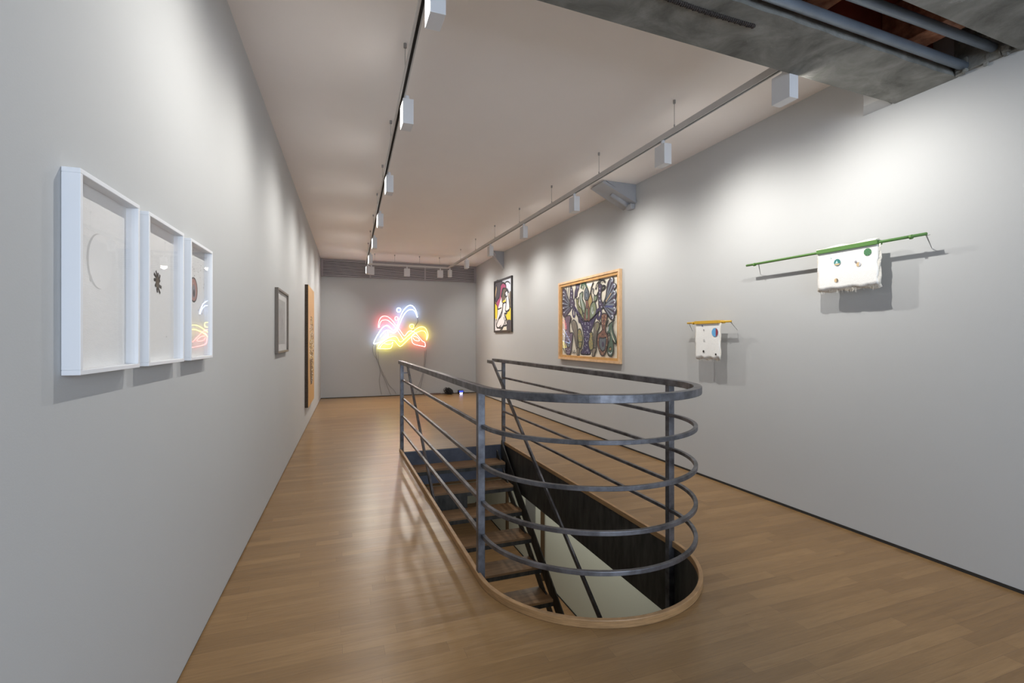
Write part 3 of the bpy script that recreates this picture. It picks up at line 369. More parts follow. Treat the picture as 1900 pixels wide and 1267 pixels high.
CORDS=[[(1.057,1.389),(1.013,1.276),(1.039,1.106),(1.148,0.915),(1.203,0.649),(1.185,0.384),(1.24,0.049)],[(1.093,1.351),(1.112,1.029),(1.24,0.686),(1.425,0.301),(1.555,0.162),(1.612,0.045)],[(1.159,1.18),(1.185,0.763),(1.314,0.456),(1.443,0.109),(1.481,0.031)],[(2.371,1.189),(2.359,0.818),(2.301,0.506),(2.165,0.121),(2.126,0.025)],[(2.418,1.208),(2.379,0.739),(2.293,0.35),(2.223,0.021)],[(2.176,2.066),(2.184,1.969),(2.107,1.832),(2.037,1.715)]]
# ---------------------------------------------------------------- staircase well
RF_X0, RF_X1 = CX-.7355, CX+.7355
def off_loop(R, z, y1=YS, n=40): return [(x, y, z) for x, y in loop(R, n, y1)]
well = thing('stairwell_lining', (CX, CY, 0), 'dark steel lining of the stair opening with an oak edge strip around it', 'stairwell edge')
o = MB().sweep(off_loop(RO-.004, -.265, YS+.03, 48), rectprof(.008, .53)).build('steel_fascia', M['steelside'], well)
o = MB().sweep(off_loop(RO-.0135, .021, YS+.02, 48), rectprof(.027, .044)).build('oak_edge', M['oak'], well, bevel=.004)
# ---------------------------------------------------------------- balustrade
bal = thing('balustrade', (CX, CY, 0), 'grey steel balustrade with a rounded end around the stair opening', 'railing')
def rail_path(R, z, yl, yr, n=40):
    p = [(CX-R, yl, z)]
    for k in range(13):
        pass
    for k in range(n+1):
        a = PI+PI*k/n; p.append((CX+R*math.cos(a), CY+R*math.sin(a), z))
    p.append((CX+R, yr, z)); return p
MB().sweep(rail_path(.711, 1.1875, 6.74, 6.98), rectprof(.05, .045)).build('top_rail', M['steel'], bal, bevel=.003)
for z in (.955, .712, .478, .268):
    MB().sweep(rail_path(.700, z, 6.55, 6.52), rectprof(.024, .024)).build('rail', M['steel'], bal, bevel=.002)
PR = .711
for x, y, s in ((CX-PR, 2.93, -1), (CX+PR, 2.90, 1), (CX-PR, 6.56, -1), (CX+PR, 6.53, 1)):
    MB().box(x-.0225, x+.0225, y-.0225, y+.0225, -.5, 1.166).build('post', M['steel'], bal, bevel=.002)
for x, y in ((CX-PR, 6.56), (CX+PR, 6.53)):       # small straps tying the stair handrails to the posts
    s = 1 if x < CX else -1
    MB().box(min(x+s*.02, x+s*.095), max(x+s*.02, x+s*.095), y-.006, y+.006, 1.045, 1.06).build('strap', M['steel'], bal)
# sloping stair handrails
SL = .70
for x, y0, lab in ((.965, 6.66, 'left'), (2.20, 6.70, 'right')):
    z0 = 1.165; y1 = 1.75 if lab == 'left' else 1.9
    b = MB(); h = .05
    L_ = (y0-y1)
    pth = [(x, y0+.17, z0+.002), (x, y0, z0-.002), (x, y1, z0-SL*L_)]
    b.sweep(pth[1:], rectprof(.022, .05))
    b.box(x-.011, x+.011, y0-.01, y0+.11 if lab == 'left' else y0+.25, z0-.022, z0+.026)
    hr = b.build('handrail', M['steel'], None, bevel=.002)
    tag(hr, 'sloping flat steel handrail down the %s side of the stairs' % lab, 'handrail', 'stair handrails')
# ---------------------------------------------------------------- stair flight
st = thing('staircase', (1.6, 6.4, -3.1), 'steel open staircase with oak treads going down through the opening', 'staircase')
RISE, RUN = .2205, .305
TX0, TX1 = .90, 2.235
MB().box(.87, 2.31, 6.545, 6.585, -.40, -.004).build('riser', M['riser'], st)
for k in range(1, 14):
    zf = -.0-RISE*k+.03 if k > 1 else -.185
    yf = 6.252-RUN*(k-1)
    z = zf
    t = MB().box(TX0, TX1, yf, yf+.31, z-.028, z).build('tread', M['tread'], st, bevel=.003)
    f = MB(); f.box(TX0, TX1, yf+.004, yf+.012, z-.075, z-.029); f.box(TX0, TX1, yf+.29, yf+.298, z-.06, z-.029)
    f.build('tread_frame', M['steelside'], t)
    if k in (1, 2):
        MB().box(TX0, TX1 if k == 1 else 1.62, yf+.02, yf+.026, z-RISE+.03 if k == 1 else z-RISE-.1, z-.076).build('riser', M['riser'] if k == 1 else M['steelside'], st)
def stringer(x0, x1, hi, lo, m):
    b = MB(); ya_, yb_ = 6.53, 2.4
    za = lambda y: -.19-(6.252-y)*RISE/RUN
    b.hexa([(x0, yb_, za(yb_)+lo), (x1, yb_, za(yb_)+lo), (x1, ya_, za(ya_)+lo), (x0, ya_, za(ya_)+lo), (x0, yb_, za(yb_)+hi), (x1, yb_, za(yb_)+hi), (x1, ya_, za(ya_)+hi), (x0, ya_, za(ya_)+hi)])
    return b.build('stringer', m, st)
stringer(.885, .897, .06, -.2, M['steelside']); stringer(2.268, 2.280, .05, -.17, M['steelside']); stringer(2.20, 2.212, -.08, -.22, M['steelside'])
# ---------------------------------------------------------------- lower floor seen through the opening
ZL = -3.1
struct(MB().box(XLW(YF)-.1, XR+.1, YF, YB+.1, ZL-.1, ZL).build('floor_lower', M['lowfloor']))
struct(MB().box(XR, XR+.1, YF, YB, ZL, -.51).build('wall_lower_right', M['lowwall']))
lwall(ZL, -.51, 'wall_lower_left', M['lowwall'])
struct(MB().box(XLW(YB), XR, YB, YB+.1, ZL, -.51).build('wall_lower_back', M['lowwall']))
struct(MB().box(XLW(YF), XR, YF-.1, YF, ZL, -.51).build('wall_lower_front', M['lowwall']))
struct(MB().box(XR-.012, XR-.001, YF, YB, ZL+.001, ZL+.02).build('baseboard_lower', M['dark']))
for yy, lab in ((10.48, 'slim brown post against the lower wall, the far one seen between the treads'), (8.49, 'slim brown post against the lower wall, the near one seen below the lining')):
    tag(MB().box(XR-.05, XR-.002, yy-.045, yy+.045, ZL+.002, -.52).build('wall_post', M['bronze'], bevel=.003), lab, 'post', 'posts on the lower wall')
tag(MB().box(XR-.03, XR-.002, 8.9, 9.35, ZL+.9, -.55).build('grey_shadow', mat('grey_shadow', (.2, .2, .2), .6)), 'grey upright painted shadow on the lower wall behind the stair', 'painted shadow')  # thin grey box standing in for a shadow shape on the wall

# ---------------------------------------------------------------- grille on the back wall
gx0, gx1, gz0, gz1 = XLW(YB)+.005, XR-.004, 3.085, 3.533
gr = thing('ventilation_grille', ((gx0+gx1)/2, YB, gz0), 'long grey ventilation grille across the top of the back wall', 'grille')
MB().box(gx0, gx1, YB-.012, YB-.004, gz0, gz1).build('backing', M['dark'], gr)
b = MB(); b.box(gx0, gx1, YB-.06, YB-.013, gz0, gz0+.018); b.box(gx0, gx1, YB-.06, YB-.013, gz1-.03, gz1)
for x in (gx0, .935, 2.36, gx1-.05): b.box(x, x+(.05 if x in (gx0, gx1-.05) else .035), YB-.062, YB-.013, gz0, gz1)
b.build('grille_frame', M['grilleframe'], gr)
for k in range(10):
    z = gz0+.030+k*.0395
    MB().box(gx0+.05, gx1-.05, YB-.052, YB-.04, z, z+.023).build('blade', M['grille'], gr)

# ---------------------------------------------------------------- ceiling brackets on the right wall
def bracket(yp_, yfl, xt, zb, lab, extra=True, wd=.22):
    t = thing('wall_bracket', (XR, yp_, ZC), lab, 'bracket', 'grey brackets where wall meets ceiling')
    b = MB(); b.hexa([(xt+.06, yp_, ZC-.002), (XR-.003, yp_, ZC-.002), (XR-.003, yp_+.012, ZC-.002), (xt+.06, yp_+.012, ZC-.002), (XR-.02, yp_, zb), (XR-.003, yp_, zb), (XR-.003, yp_+.012, zb), (XR-.02, yp_+.012, zb)])
    b.build('gusset_plate', M['bracket'], t)
    b = MB(); ye = yp_+wd
    b.hexa([(xt, yp_-.01, ZC-.03), (XR-.003, yp_-.01, zb-.03), (XR-.003, ye, zb-.055), (xt, ye, ZC-.03), (xt+.03, yp_-.01, ZC-.004), (XR-.003, yp_-.01, zb), (XR-.003, ye, zb-.02), (xt+.03, ye, ZC-.004)])
    b.build('sloping_flange', M['bracket'], t)
    if extra:
        MB().cyl((XR-.30, yp_+.13, zb+.10), (XR-.02, yp_+.13, zb-.045), .035, 14).build('rounded_rib', M['bracket'], t, smooth=True)
        MB().box(XR-.07, XR-.003, yp_+.02, yp_+.14, zb-.10, zb-.03).build('foot', M['bracket'], t, bevel=.01)
M['bracket'] = mat('bracket_grey', (.36, .37, .39), .6)
bracket(5.49, 5.7, 3.29, 3.345, 'large grey triangular wall bracket beside the third spotlight of the right track', True, .30)
bracket(10.78, 10.9, 3.50, 3.19, 'small grey triangular wall bracket near the far end, above the black-framed picture', False, .12)
tag(MB().hexa([(3.70, 2.335, 3.225), (XR-.002, 2.335, 3.205), (XR-.002, 2.54, 3.205), (3.70, 2.46, 3.225), (3.70, 2.335, 3.40), (XR-.002, 2.335, 3.40), (XR-.002, 2.54, 3.40), (3.70, 2.46, 3.40)]).build('wall_bracket', M['wall']),
    'pale wall bracket just behind the right end of the concrete beam', 'bracket', 'grey brackets where wall meets ceiling')

# ---------------------------------------------------------------- lighting track
ZT = 3.325; TH = .05; TW = .036
def TXL(y): return .365+.0348*y
def track(name, a, b, wires, lab, zt=ZT):
    a = Vector((a[0], a[1], 0)); b = Vector((b[0], b[1], 0)); d = (b-a).normalized(); r = Vector((d.y, -d.x, 0))
    t = thing('lighting_track', ((a+b)/2)+Vector((0, 0, zt)), lab, 'lighting track', 'suspended spotlight tracks')
    c = MB()
    for s in (-1, 1):
        c.sweep([a+r*s*(TW/2-.004)+Vector((0, 0, zt-TH/2)), b+r*s*(TW/2-.004)+Vector((0, 0, zt-TH/2))], rectprof(.008, TH))
    c.sweep([a+Vector((0, 0, zt-.01)), b+Vector((0, 0, zt-.01))], rectprof(TW-.017, .018))
    c.build('track_rail', M['track'], t)
    MB().sweep([a+Vector((0, 0, zt-.0295)), b+Vector((0, 0, zt-.0295))], rectprof(TW-.018, .02)).build('dark_slot', M['dark'], t)
    for w_ in wires:
        p = Vector((*w_, 0)); zc = ZC if w_[1] < 11.6 else ZC-.012
        m = MB().cyl((p.x, p.y, zt), (p.x, p.y, zc-.02), .0022, 6).build('suspension_wire', M['wire'], t)
        MB().cyl((p.x, p.y, zt), (p.x, p.y, zt+.03), .006, 8).build('ferrule', M['wire'], m)
        q = MB(); q.cyl((p.x, p.y, zc-.03), (p.x, p.y, zc+.002), .011, 12)
        q.build('ceiling_cup', M['wire'], m)
    return t
WY = (3.44, 4.70, 5.93, 7.12, 8.35, 9.6, 10.82)
YT = 12.07
track('r', (2.78, 1.96+.31), (2.78, YT+.02), [(2.78, y) for y in WY], 'suspended track along the right wall carrying spotlights')
track('l', (TXL(.8), .8), (TXL(YT), YT), [(TXL(y)-.0, y) for y in WY], 'suspended track along the left wall with a dark slot underneath')
track('b', (TXL(YT)+.02, YT), (2.76, YT), [(.98, YT), (1.45, YT), (2.05, YT), (2.55, YT)], 'short suspended track across the far end in front of the grille')
def lamp(x, y, facing, lab, grp, on=True, z1=3.232):
    """facing: unit vector the lens looks along"""
    fx, fy = facing
    t = thing('spotlight', (x, y, z1-.18), lab, 'spotlight', grp)
    D_, W_, H_ = .076, .137, .18      # depth along facing, width, height
    hx = (D_/2 if fx else W_/2); hy = (W_/2 if fx else D_/2)
    if fx: hx, hy = D_/2, W_/2
    MB().box(x-hx, x+hx, y-hy, y+hy, z1-H_, z1).build('housing', M['lampw'], t, bevel=.002)
    q = MB(); q.cyl((x, y, z1), (x, y, 3.279), .017, 16)
    q.build('stem', M['lampw'], t)
    b = MB(); e = .002; i = .012
    m_ = M['led'] if on else M['led_off']
    if fx: b.box(min(x+fx*hx, x+fx*(hx+e)), max(x+fx*hx, x+fx*(hx+e)), y-hy+i, y+hy-i, z1-H_+.02, z1-.02)
    else: b.box(x-hx+i, x+hx-i, min(y+fy*hy, y+fy*(hy+e)), max(y+fy*hy, y+fy*(hy+e)), z1-H_+.02, z1-.02)
    b.build('lens', m_, t)
LY = (2.355, 3.60, 5.29, 6.95, 8.63, 10.32, 11.93)
LY_L = (2.355, 3.60, 5.31, 6.95, 8.62, 10.38, 11.98)
names = ['nearest one, cut by the top of the picture', 'second from the front', 'third from the front', 'fourth from the front', 'fifth from the front', 'sixth from the front', 'farthest one, at the far corner']
namesR = ['nearest and largest one, under the concrete beam', 'second from the front', 'third, just left of the large grey bracket', 'fourth from the front', 'fifth, beside the small far bracket', 'sixth from the front', 'farthest one, at the far corner']
EL = [34, 30, 30, 30, 32, 32, 30]
ER = [38, 37, 36, 36, 34, 32, 28]
for k, y in enumerate(LY_L):
    x = TXL(y)+.03
    lamp(x, y, (-1, 0), 'white box spotlight on the left track, '+names[k], 'spotlights on the left track')
    spot('wall_wash', (x-.05, y, 3.14), (x-.05-.60, y, 2.14), EL[k], 146, 1, WHITE)
for k, y in enumerate(LY):
    lamp(2.785, y, (1, 0), 'white box spotlight on the right track, '+namesR[k], 'spotlights on the right track')
    spot('wall_wash', (2.84, y, 3.14), (2.84+.60, y, 2.14), ER[k], 146, 1, WHITE)
for k, (x, nm) in enumerate(((.90, 'at its left end'), (1.745, 'in the middle'), (2.57, 'at its right end'))):
    lamp(x, YT, (0, 1), 'white box spotlight on the far cross track, '+nm, 'spotlights on the cross track', False)
    spot('down_light', (x, YT, 3.04), (x, 10.2, 0), 55, 118, .8, WARM, .05)

# ---------------------------------------------------------------- framed works
class Wall:      # maps (along, up, out) to the room; 'along' is Y on the side walls
    def __init__(s, side): s.side = side
    def __call__(s, y, z, o):
        if s.side == 'R': return (XR-o, y, z)
        return (XLW(y)+o, y, z)
def wbox(b, W_, y0, y1, z0, z1, o0, o1, m=None):
    return b.hexa([W_(y0, z0, o0), W_(y0, z0, o1), W_(y1, z0, o1), W_(y1, z0, o0), W_(y0, z1, o0), W_(y0, z1, o1), W_(y1, z1, o1), W_(y1, z1, o0)], m)
def frame(W_, y0, y1, z0, z1, dep, bw, m, parent, name='frame', o0=.001, bevel=.0015):
    b = MB()
    wbox(b, W_, y0, y1, z0, z0+bw, o0, dep); wbox(b, W_, y0, y1, z1-bw, z1, o0, dep)
    wbox(b, W_, y0, y0+bw, z0+bw, z1-bw, o0, dep); wbox(b, W_, y1-bw, y1, z0+bw, z1-bw, o0, dep)
    return b.build(name, m, parent, bevel=bevel)
def flat(b, W_, pts, o, k):       # a painted patch lying on the sheet
    b.poly([W_(y, z, o) for y, z in pts], pmat(k))
def ribbon(b, W_, pts, wd, o, k):
    P = [Vector((p[0], p[1], 0)) for p in pts]
    if len(P) > 2: P = smooth_path(P, 4)
    L_, R_ = [], []
    for i, p in enumerate(P):
        t = (P[min(i+1, len(P)-1)]-P[max(i-1, 0)])
        if t.length < 1e-6: t = Vector((1, 0, 0))
        t.normalize(); n = Vector((-t.y, t.x, 0))*wd/2
        L_.append(p+n); R_.append(p-n)
    for i in range(len(P)-1):
        b.poly([W_(q.x, q.y, o) for q in (L_[i], L_[i+1], R_[i+1], R_[i])], pmat(k))
def ellipse(cy, cz, ry, rz, n=24): return [(cy+ry*math.cos(2*PI*k/n), cz+rz*math.sin(2*PI*k/n)) for k in range(n)]
def artwork(W_, shapes, o, parent, name='picture_marks'):
    b = MB(); o_ = o
    for s in shapes:
        o_ += .00006
        if s[0] == 'F':
            pts = smooth_path([(p[0], p[1], 0) for p in s[3]], 3, True); pts = [(p.x, p.y) for p in pts]
            flat(b, W_, pts, o_, s[1])
            if s[2]:
                o_ += .00012; ribbon(b, W_, list(s[3])+[s[3][0]], s[2]*1.4, o_, 'black')
        else: ribbon(b, W_, s[3], s[2], o_, s[1])
    return b.build(name, None, parent, fix=False)
WL, WR = Wall('L'), Wall('R')
WLab = ['nearest white box frame on the left wall, with a faint white egg shape', 'white box frame on the left wall with a small dark branching shape, middle of three', 'white box frame on the left wall with a rosy oval, farthest of the three']
for k, (y0, y1) in enumerate(((1.592, 1.972), (2.048, 2.43), (2.525, 2.882))):
    z0, z1 = 1.405, 1.951
    t = thing('framed_work', WL(y0, z0, 0), WLab[k], 'framed picture', 'three white box frames on the left wall')
    frame(WL, y0, y1, z0, z1, .042, .0135, M['white'], t)
    b = MB(); wbox(b, WL, y0+.013, y1-.013, z0+.013, z1-.013, .004, .008); b.build('paper', M['paper'], t)
    b = MB(); tb = .0045; ya_, yb_, za_, zb_ = y0+.0135, y1-.0135, z0+.0135, z1-.0135
    b.hexa([WL(ya_, za_, .035), WL(ya_, za_, .037), WL(yb_, za_, .037-tb), WL(yb_, za_, .035-tb), WL(ya_, zb_, .035), WL(ya_, zb_, .037), WL(yb_, zb_, .037-tb), WL(yb_, zb_, .035-tb)]); b.build('glazing', M['glass'], t)
    sh = []; cy = (y0+y1)/2
    r_ = random.Random(k+4)
    if k == 0:
        sh += [('F', 'greyink', 0, ellipse(cy-.006, 1.73, .072, .082, 12)), ('F', 'eggwhite', 0, ellipse(cy+.004, 1.731, .071, .081, 12))]
        sh += [('F', 'greyink', 0, ellipse(cy-.055, 1.675, .007, .010, 8)), ('F', 'red', 0, ellipse(y0+.035, 1.432, .0035, .0035, 6))]
    if k == 1:
        for a, l_ in ((90, .045), (60, .038), (30, .042), (5, .03), (120, .046), (150, .036), (200, .03), (-40, .045), (-75, .05), (-110, .04), (80, .03)):
            a = math.radians(a+8); sh.append(('L', 'ink', .012, [(cy-.006, 1.72), (cy-.006+.5*l_*math.cos(a), 1.72+.5*l_*math.sin(a)), (cy-.006+l_*math.cos(a+.2), 1.72+l_*math.sin(a+.2))]))
        sh.append(('F', 'brown', 0, ellipse(cy-.006, 1.718, .018, .024, 10))); sh.append(('F', 'ink', 0, ellipse(cy+.09, 1.51, .002, .003, 6)))
    if k == 2:
        sh += [('F', 'ink', 0, ellipse(cy-.014, 1.735, .062, .060, 16)), ('F', 'blush', 0, ellipse(cy-.014, 1.735, .054, .053, 16)), ('F', 'speck', 0, ellipse(cy-.012, 1.728, .028, .032, 12)), ('F', 'ink', 0, ellipse(cy-.01, 1.72, .011, .018, 8))]
        for i in range(60): sh.append(('F', 'speck' if i % 3 else 'greyink', 0, ellipse(y0+.03+r_.random()*(y1-y0-.06), 1.60+abs(r_.gauss(.15, .12)) if i % 4 else 1.45+r_.random()*.4, .002+.002*r_.random(), .002+.002*r_.random(), 5)))
    sh = [s for s in sh if all(z0+.02 < p[1] < z1-.02 for p in s[3])]
    artwork(WL, sh, .0082, t)

# small drawing in the grey-brown frame
y0, y1, z0, z1 = 5.335, 6.19, 1.358, 2.018
t = thing('framed_drawing', WL(y0, z0, 0), 'small drawing in a thin grey-brown frame with a wide white mount on the left wall', 'framed picture')
frame(WL, y0, y1, z0, z1, .034, .022, M['gframe'], t)
b = MB(); wbox(b, WL, y0+.02, y1-.02, z0+.02, z1-.02, .004, .012); b.build('mount', M['paper'], t)
b = MB(); wbox(b, WL, y0+.14, y1-.16, z0+.09, z1-.10, .012, .0135); b.build('drawing_sheet', mat('grey_sheet', (.50, .50, .49), .8, nscale=9, namt=.16), t)
r_ = random.Random(11)
artwork(WL, [('L', 'greyink' if i % 2 else 'speck', .006, [(y0+.28+.25*r_.random(), z0+.15), (y0+.28+.25*r_.random(), z0+.25+.1*r_.random()), (y0+.3+.2*r_.random(), z0+.40), (y0+.28+.25*r_.random(), z0+.48)]) for i in range(9)], .0137, t)
b = MB(); wbox(b, WL, y0+.022, y1-.022, z0+.022, z1-.022, .024, .026); b.build('glazing', M['glass'], t)

# tall ochre panel
y0, y1, z0, z1 = 8.653, 9.98, .372, 2.402
t = thing('ochre_panel', WL(y0, z0, 0), 'tall ochre panel with a dark corky edge at the far end of the left wall', 'art panel')
b = MB(); wbox(b, WL, y0, y1, z0, z1, .001, .050); b.build('panel_body', M['goldside'], t, bevel=.004)
b = MB(); wbox(b, WL, y0+.004, y1-.004, z0+.004, z1-.004, .0505, .056); b.build('painted_face', M['gold'], t)
b = MB(); r_ = random.Random(3)
for i in range(46):
    zz = .72+i*.026; wv = .40*math.sin(PI*min(1, (i+3)/50))**.5
    for j in range(11):
        yy = 9.32+(j-5)/5*wv+.012*r_.random()
        k_ = 'ink' if (zz < 1.15 and yy < 9.35+.3*r_.random()-.1) or r_.random() < .35 else ('amber' if r_.random() < .5 else 'cream')
        h = .008
        b.hexa([WL(yy-.014, zz-.008, .056), WL(yy+.014, zz-.008, .056), WL(yy+.014, zz+.008, .056), WL(yy-.014, zz+.008, .056), WL(yy-.006, zz-.004, .056+h), WL(yy+.006, zz-.004, .056+h), WL(yy+.006, zz+.004, .056+h), WL(yy-.006, zz+.004, .056+h)], pmat(k_))
o = b.build('studded_figure', None, t); o['kind'] = 'stuff'
# black-framed picture on the right wall
y0, y1, z0, z1 = 10.175, 11.43, 1.668, 2.928
t = thing('framed_painting', WR(y0, z0, 0), 'abstract magenta, yellow and white picture in a black frame on the right wall', 'framed picture')
frame(WR, y0, y1, z0, z1, .036, .045, M['frame_black'], t)
b = MB(); wbox(b, WR, y0+.04, y1-.04, z0+.04, z1-.04, .004, .019); b.build('sheet', pmat('cream'), t)
artwork(WR, SMALL, .0192, t)
# large painting in the pine frame
y0, y1, z0, z1 = 5.82, 7.765, 1.153, 2.487
t = thing('framed_painting', WR(y0, z0, 0), 'large painting of dark birds and a purple goblet in a pale pine frame', 'framed picture')
frame(WR, y0, y1, z0, z1, .05, .035, M['pine'], t)
frame(WR, y0+.036, y1-.036, z0+.036, z1-.036, .036, .04, M['pine2'], t, 'inner_frame')
b = MB(); wbox(b, WR, y0+.07, y1-.07, z0+.07, z1-.07, .003, .0035); b.build('sheet', pmat('cream'), t)
artwork(WR, [s for s in BIG], .0036, t)
b = MB(); ya_, yb_, za_, zb_ = y0+.077, y1-.077, z0+.077, z1-.077
b.hexa([WR(ya_, za_, .037), WR(ya_, za_, .039), WR(yb_, za_, .018), WR(yb_, za_, .0165), WR(ya_, zb_, .037), WR(ya_, zb_, .039), WR(yb_, zb_, .018), WR(yb_, zb_, .0165)]); b.build('glazing', M['glass'], t)

# ---------------------------------------------------------------- hanging cloths on coloured poles
def hanging(yf, yn, z, cy0, cy1, cz0, m_pole, m_slat, lab, discs, cat='wall hanging', sleeve=None, o=.112, seed=1, layers=3, sag=.0):
    t = thing('wall_hanging', WR((yf+yn)/2, z, 0), lab, cat, 'cloths hung on coloured poles')
    r_ = random.Random(seed)
    b = MB(); b.cyl((XR-o, yf, z), (XR-o, yn, z), .0105, 14)
    b.build('pole', m_pole, t, smooth=True)
    for s, ye in ((1, yn), (-1, yf)):
        c = MB(); c.cyl((XR-o, ye+s*.085, z-.003), (XR-o, ye+s*.10, z-.003), .0155, 12); c.build('collar', m_pole, t)
    # flat slat on which the cloth is folded
    MB().box(XR-o-.030, XR-o+.03, cy0-.003, cy1+.003, z-.016, z+.016).build('slat', m_slat, t, bevel=.002)
    # wire stand-offs into the wall
    for ye, s in ((yn-.02, -1), (yf-.14 if yf-yn > 1 else yf-.03, 1)):
        c = MB(); c.tube([(XR-o, ye, z-.01), (XR-o, ye-.022*s if s < 0 else ye, z-.012), (XR-.003, ye+.05+(0 if s < 0 else .03), z-.085)], .002, 6); c.build('wire_hook', M['wire'], t)
    # layers of cloth
    for L_ in range(layers):
        c = MB(); n = 26; rows = 12
        oo = o+.014-.005*L_; dz = -.007*L_; dy = .004*L_
        bot = [cz0+dz*(-1 if L_ == 0 else 1)+.004*r_.uniform(-1, 1)+.006*math.sin(i*.7+L_) for i in range(n+1)]
        V = []
        for j in range(rows+1):
            row_ = []
            for i in range(n+1):
                u = i/n; v = j/rows
                ytop = cy0-dy+(cy1-cy0+2*dy)*u
                edge = (.004*math.sin(v*17+L_*2)+.003*r_.uniform(-1, 1)) if i in (0, n) else 0
                z_ = (z-.010)+(bot[i]-(z-.010))*v
                x_ = XR-(oo-.004*v*v+.002*math.sin(u*9+L_)*v)
                row_.append(c.bm.verts.new((x_, ytop+edge, z_)))
            V.append(row_)
        for j in range(rows):
            for i in range(n): c.bm.faces.new([V[j][i], V[j][i+1], V[j+1][i+1], V[j+1][i]])
        ob = c.build('cloth_layer', M['canvas'] if L_ == 0 else M['fringe'], t, smooth=True)
        sd = ob.modifiers.new('thick', 'SOLIDIFY'); sd.thickness = .0022
    # fringe threads
    c = MB()
    for i in range(26):
        yy = cy0+(cy1-cy0)*r_.random(); ln = r_.uniform(.006, .028)
        c.tube([(XR-o-.008+.002, yy, cz0-.002), (XR-o-.006, yy+r_.uniform(-.006, .006), cz0-.012-ln)], .0007, 4)
    for i in range(20):
        zz = cz0+(z-cz0-.03)*r_.random(); yy, s = ((cy0, -1) if i % 2 else (cy1, 1)); ln = r_.uniform(.004, .012)
        c.tube([(XR-o-.008+.002, yy, zz), (XR-o-.006, yy+s*ln, zz-.004)], .0007, 4)
    f_ = c.build('loose_threads', M['fringe'], t); f_['kind'] = 'stuff'
    for (yy, zz, rr, cols) in discs:
        c = MB(); oo = o+.0185-.004*((z-zz)/(z-cz0))**2
        c.poly([(XR-oo-.0022, yy+rr*math.cos(2*PI*k/28), zz+rr*math.sin(2*PI*k/28)) for k in range(28)], pmat(cols[0]))
        if len(cols) > 1:      # sector of the second colour, irregular
            if cols[2] == 'palm':
                for a in range(0, 360, 45):
                    a = math.radians(a+12); d = .38
                    c.poly([(XR-oo-.0026, yy, zz), (XR-oo-.0026, yy+rr*.95*math.cos(a), zz+rr*.95*math.sin(a)), (XR-oo-.0026, yy+rr*.95*math.cos(a+d), zz+rr*.95*math.sin(a+d))], pmat(cols[1]))
            elif cols[2] == 'half':
                c.poly([(XR-oo-.0026, yy-.97*rr*math.cos(a), zz+.97*rr*math.sin(a)) for a in [(-PI/2+.25+(PI-.5)*k/16) for k in range(17)]], pmat(cols[1]))
            elif cols[2] == 'tri':
                c.poly([(XR-oo-.0026, yy+.1*rr, zz+.6*rr), (XR-oo-.0026, yy+.6*rr, zz-.3*rr), (XR-oo-.0026, yy-.3*rr, zz-.3*rr)], pmat(cols[1]))
                c.poly([(XR-oo-.0028, yy+.85*rr, zz-.4*rr), (XR-oo-.0028, yy+.5*rr, zz-.85*rr), (XR-oo-.0028, yy-.5*rr, zz-.85*rr), (XR-oo-.0028, yy-.85*rr, zz-.4*rr)], pmat('tan'))
        c.build('printed_disc', None, t, fix=False)
    return t
hg = hanging(3.545, 2.055, 2.20, 2.352, 2.812, 1.895, M['greenpole'], M['greenpole'], 'white cloth with green discs folded over a long green pole on the right wall',
        [(2.421, 2.14, .027, ('leaf', 'dgreen', 'palm')), (2.649, 2.097, .026, ('teal', 'mint', 'tri')), (2.486, 2.059, .016, ('tan', 'pale', 'half')), (2.658, 1.959, .015, ('tan', 'brown', 'half')), (2.70, 2.14, .006, ('mint',)), (2.507, 2.08, .009, ('speck',))], seed=2, layers=4)
# bunched cloth showing above the slat
c = MB(); r_ = random.Random(8)
for i in range(24):
    y_ = 2.36+.019*i
    c.hexa([(XR-.14, y_, 2.2165), (XR-.09, y_, 2.2165), (XR-.09, y_+.02, 2.2165), (XR-.14, y_+.02, 2.2165), (XR-.135, y_, 2.225+.006*math.sin(i*.5)), (XR-.10, y_, 2.232+.008*math.sin(i*.5)), (XR-.10, y_+.02, 2.232+.008*math.sin(i*.5+.5)), (XR-.135, y_+.02, 2.225+.006*math.sin(i*.5+.5))])
ob = c.build('folded_top', M['fringe'], hg)
hanging(4.36, 3.735, 1.678, 3.872, 4.217, 1.30, M['yellowpole'], M['yellowpole'], 'narrow white cloth hung from a short yellow pole on the right wall, by the rail',
        [(3.93, 1.571, .045, ('skyblue', 'maroon', 'half')), (4.11, 1.643, .008, ('navy',)), (4.089, 1.598, .008, ('speck',)), (4.086, 1.49, .012, ('greyink',)), (4.095, 1.372, .013, ('ink',)), (3.922, 1.345, .011, ('ink',))], seed=5, layers=3)

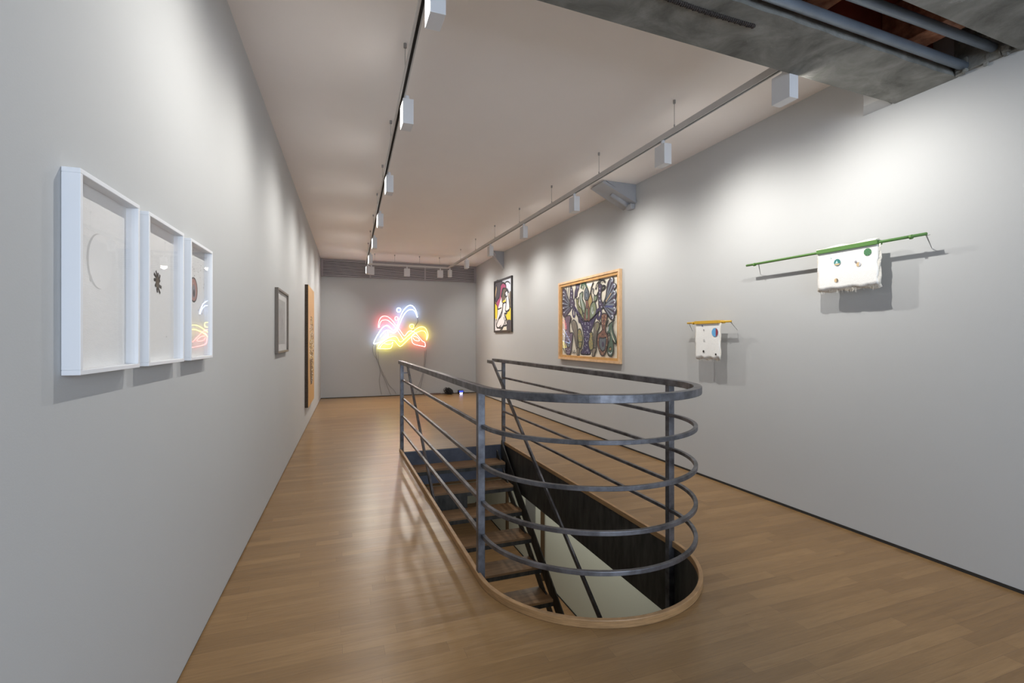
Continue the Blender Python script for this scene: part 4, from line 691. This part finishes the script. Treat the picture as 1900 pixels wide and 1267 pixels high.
# ---------------------------------------------------------------- neon flower on the back wall
nt_ = thing('neon_sign', (1.8, YB-.05, 1.2), 'glowing neon line drawing in blue-white, red and yellow on the back wall', 'neon light')
for k, (col, pts) in enumerate(NEON):
    oo = YB-(.085 if col == 'yellow' else .10 if col == 'red' else .115)
    P = [(x, oo, z) for x, z in pts]
    P = smooth_path(P, 4)
    MB().tube(P, .006, 8, up=Vector((0, 1, 0))).build('neon_tube', M['neon_'+col], nt_, smooth=True)
    s = MB()
    for j in (len(P)//6, len(P)//2, len(P)*5//6):
        p = P[j]; s.cyl((p[0], oo, p[2]), (p[0], YB-.001, p[2]), .004, 8)
    s.build('tube_support', M['cord'], nt_)
for k, pts in enumerate(CORDS):
    P = smooth_path([(x, YB-.012, max(z, .01)) for x, z in pts], 5)
    MB().tube(P, .0045, 6, up=Vector((0, 1, 0))).build('cord', M['cord'] if k < 5 else M['black'], nt_)
# transformers and cable heap on the floor
tag(MB().box(2.35, 2.80, YB-.075, YB-.03, .001, .035).build('trunking', M['brownbox'], bevel=.004), 'flat brown cable trunking lying on the floor at the back wall', 'trunking')
r_ = random.Random(5); b = MB()
for k in range(26):
    cx_, cz_ = r_.uniform(2.97, 3.06), r_.uniform(.05, .11); rx, rz = r_.uniform(.04, .11), r_.uniform(.03, .08); yy = YB-r_.uniform(.06, .22)
    ph = r_.uniform(0, 6)
    P = [(cx_+rx*math.cos(a*PI/8+ph), yy+.03*math.sin(a*.9), max(.009, cz_+rz*math.sin(a*PI/8+ph*.5))) for a in range(17)]
    b.tube(P, .0055, 6, up=Vector((0, 1, 0)))
tag(b.build('cable_heap', M['black']), 'tangled heap of black cables on the floor by the back wall', 'cables', kind='stuff')
t = thing('transformer', (3.33, YB-.14, 0), 'small black transformer with a glowing blue light at the back wall', 'transformer')
MB().box(3.27, 3.41, YB-.20, YB-.08, .001, .10).build('case', M['black'], t, bevel=.008)
MB().box(3.285, 3.395, YB-.204, YB-.2, .055, .085).build('blue_light', M['blue_led'], t)
MB().box(3.30, 3.38, YB-.206, YB-.2, .012, .034).build('white_light', M['white_led'], t)
b = MB()
b.tube(smooth_path([(3.405, YB-.12, .03), (3.44, YB-.08, .05), (3.5, YB-.06, .012), (3.6, YB-.05, .01)], 4), .005, 6, up=Vector((0, 1, 0)))
b.build('lead', M['black'], t)
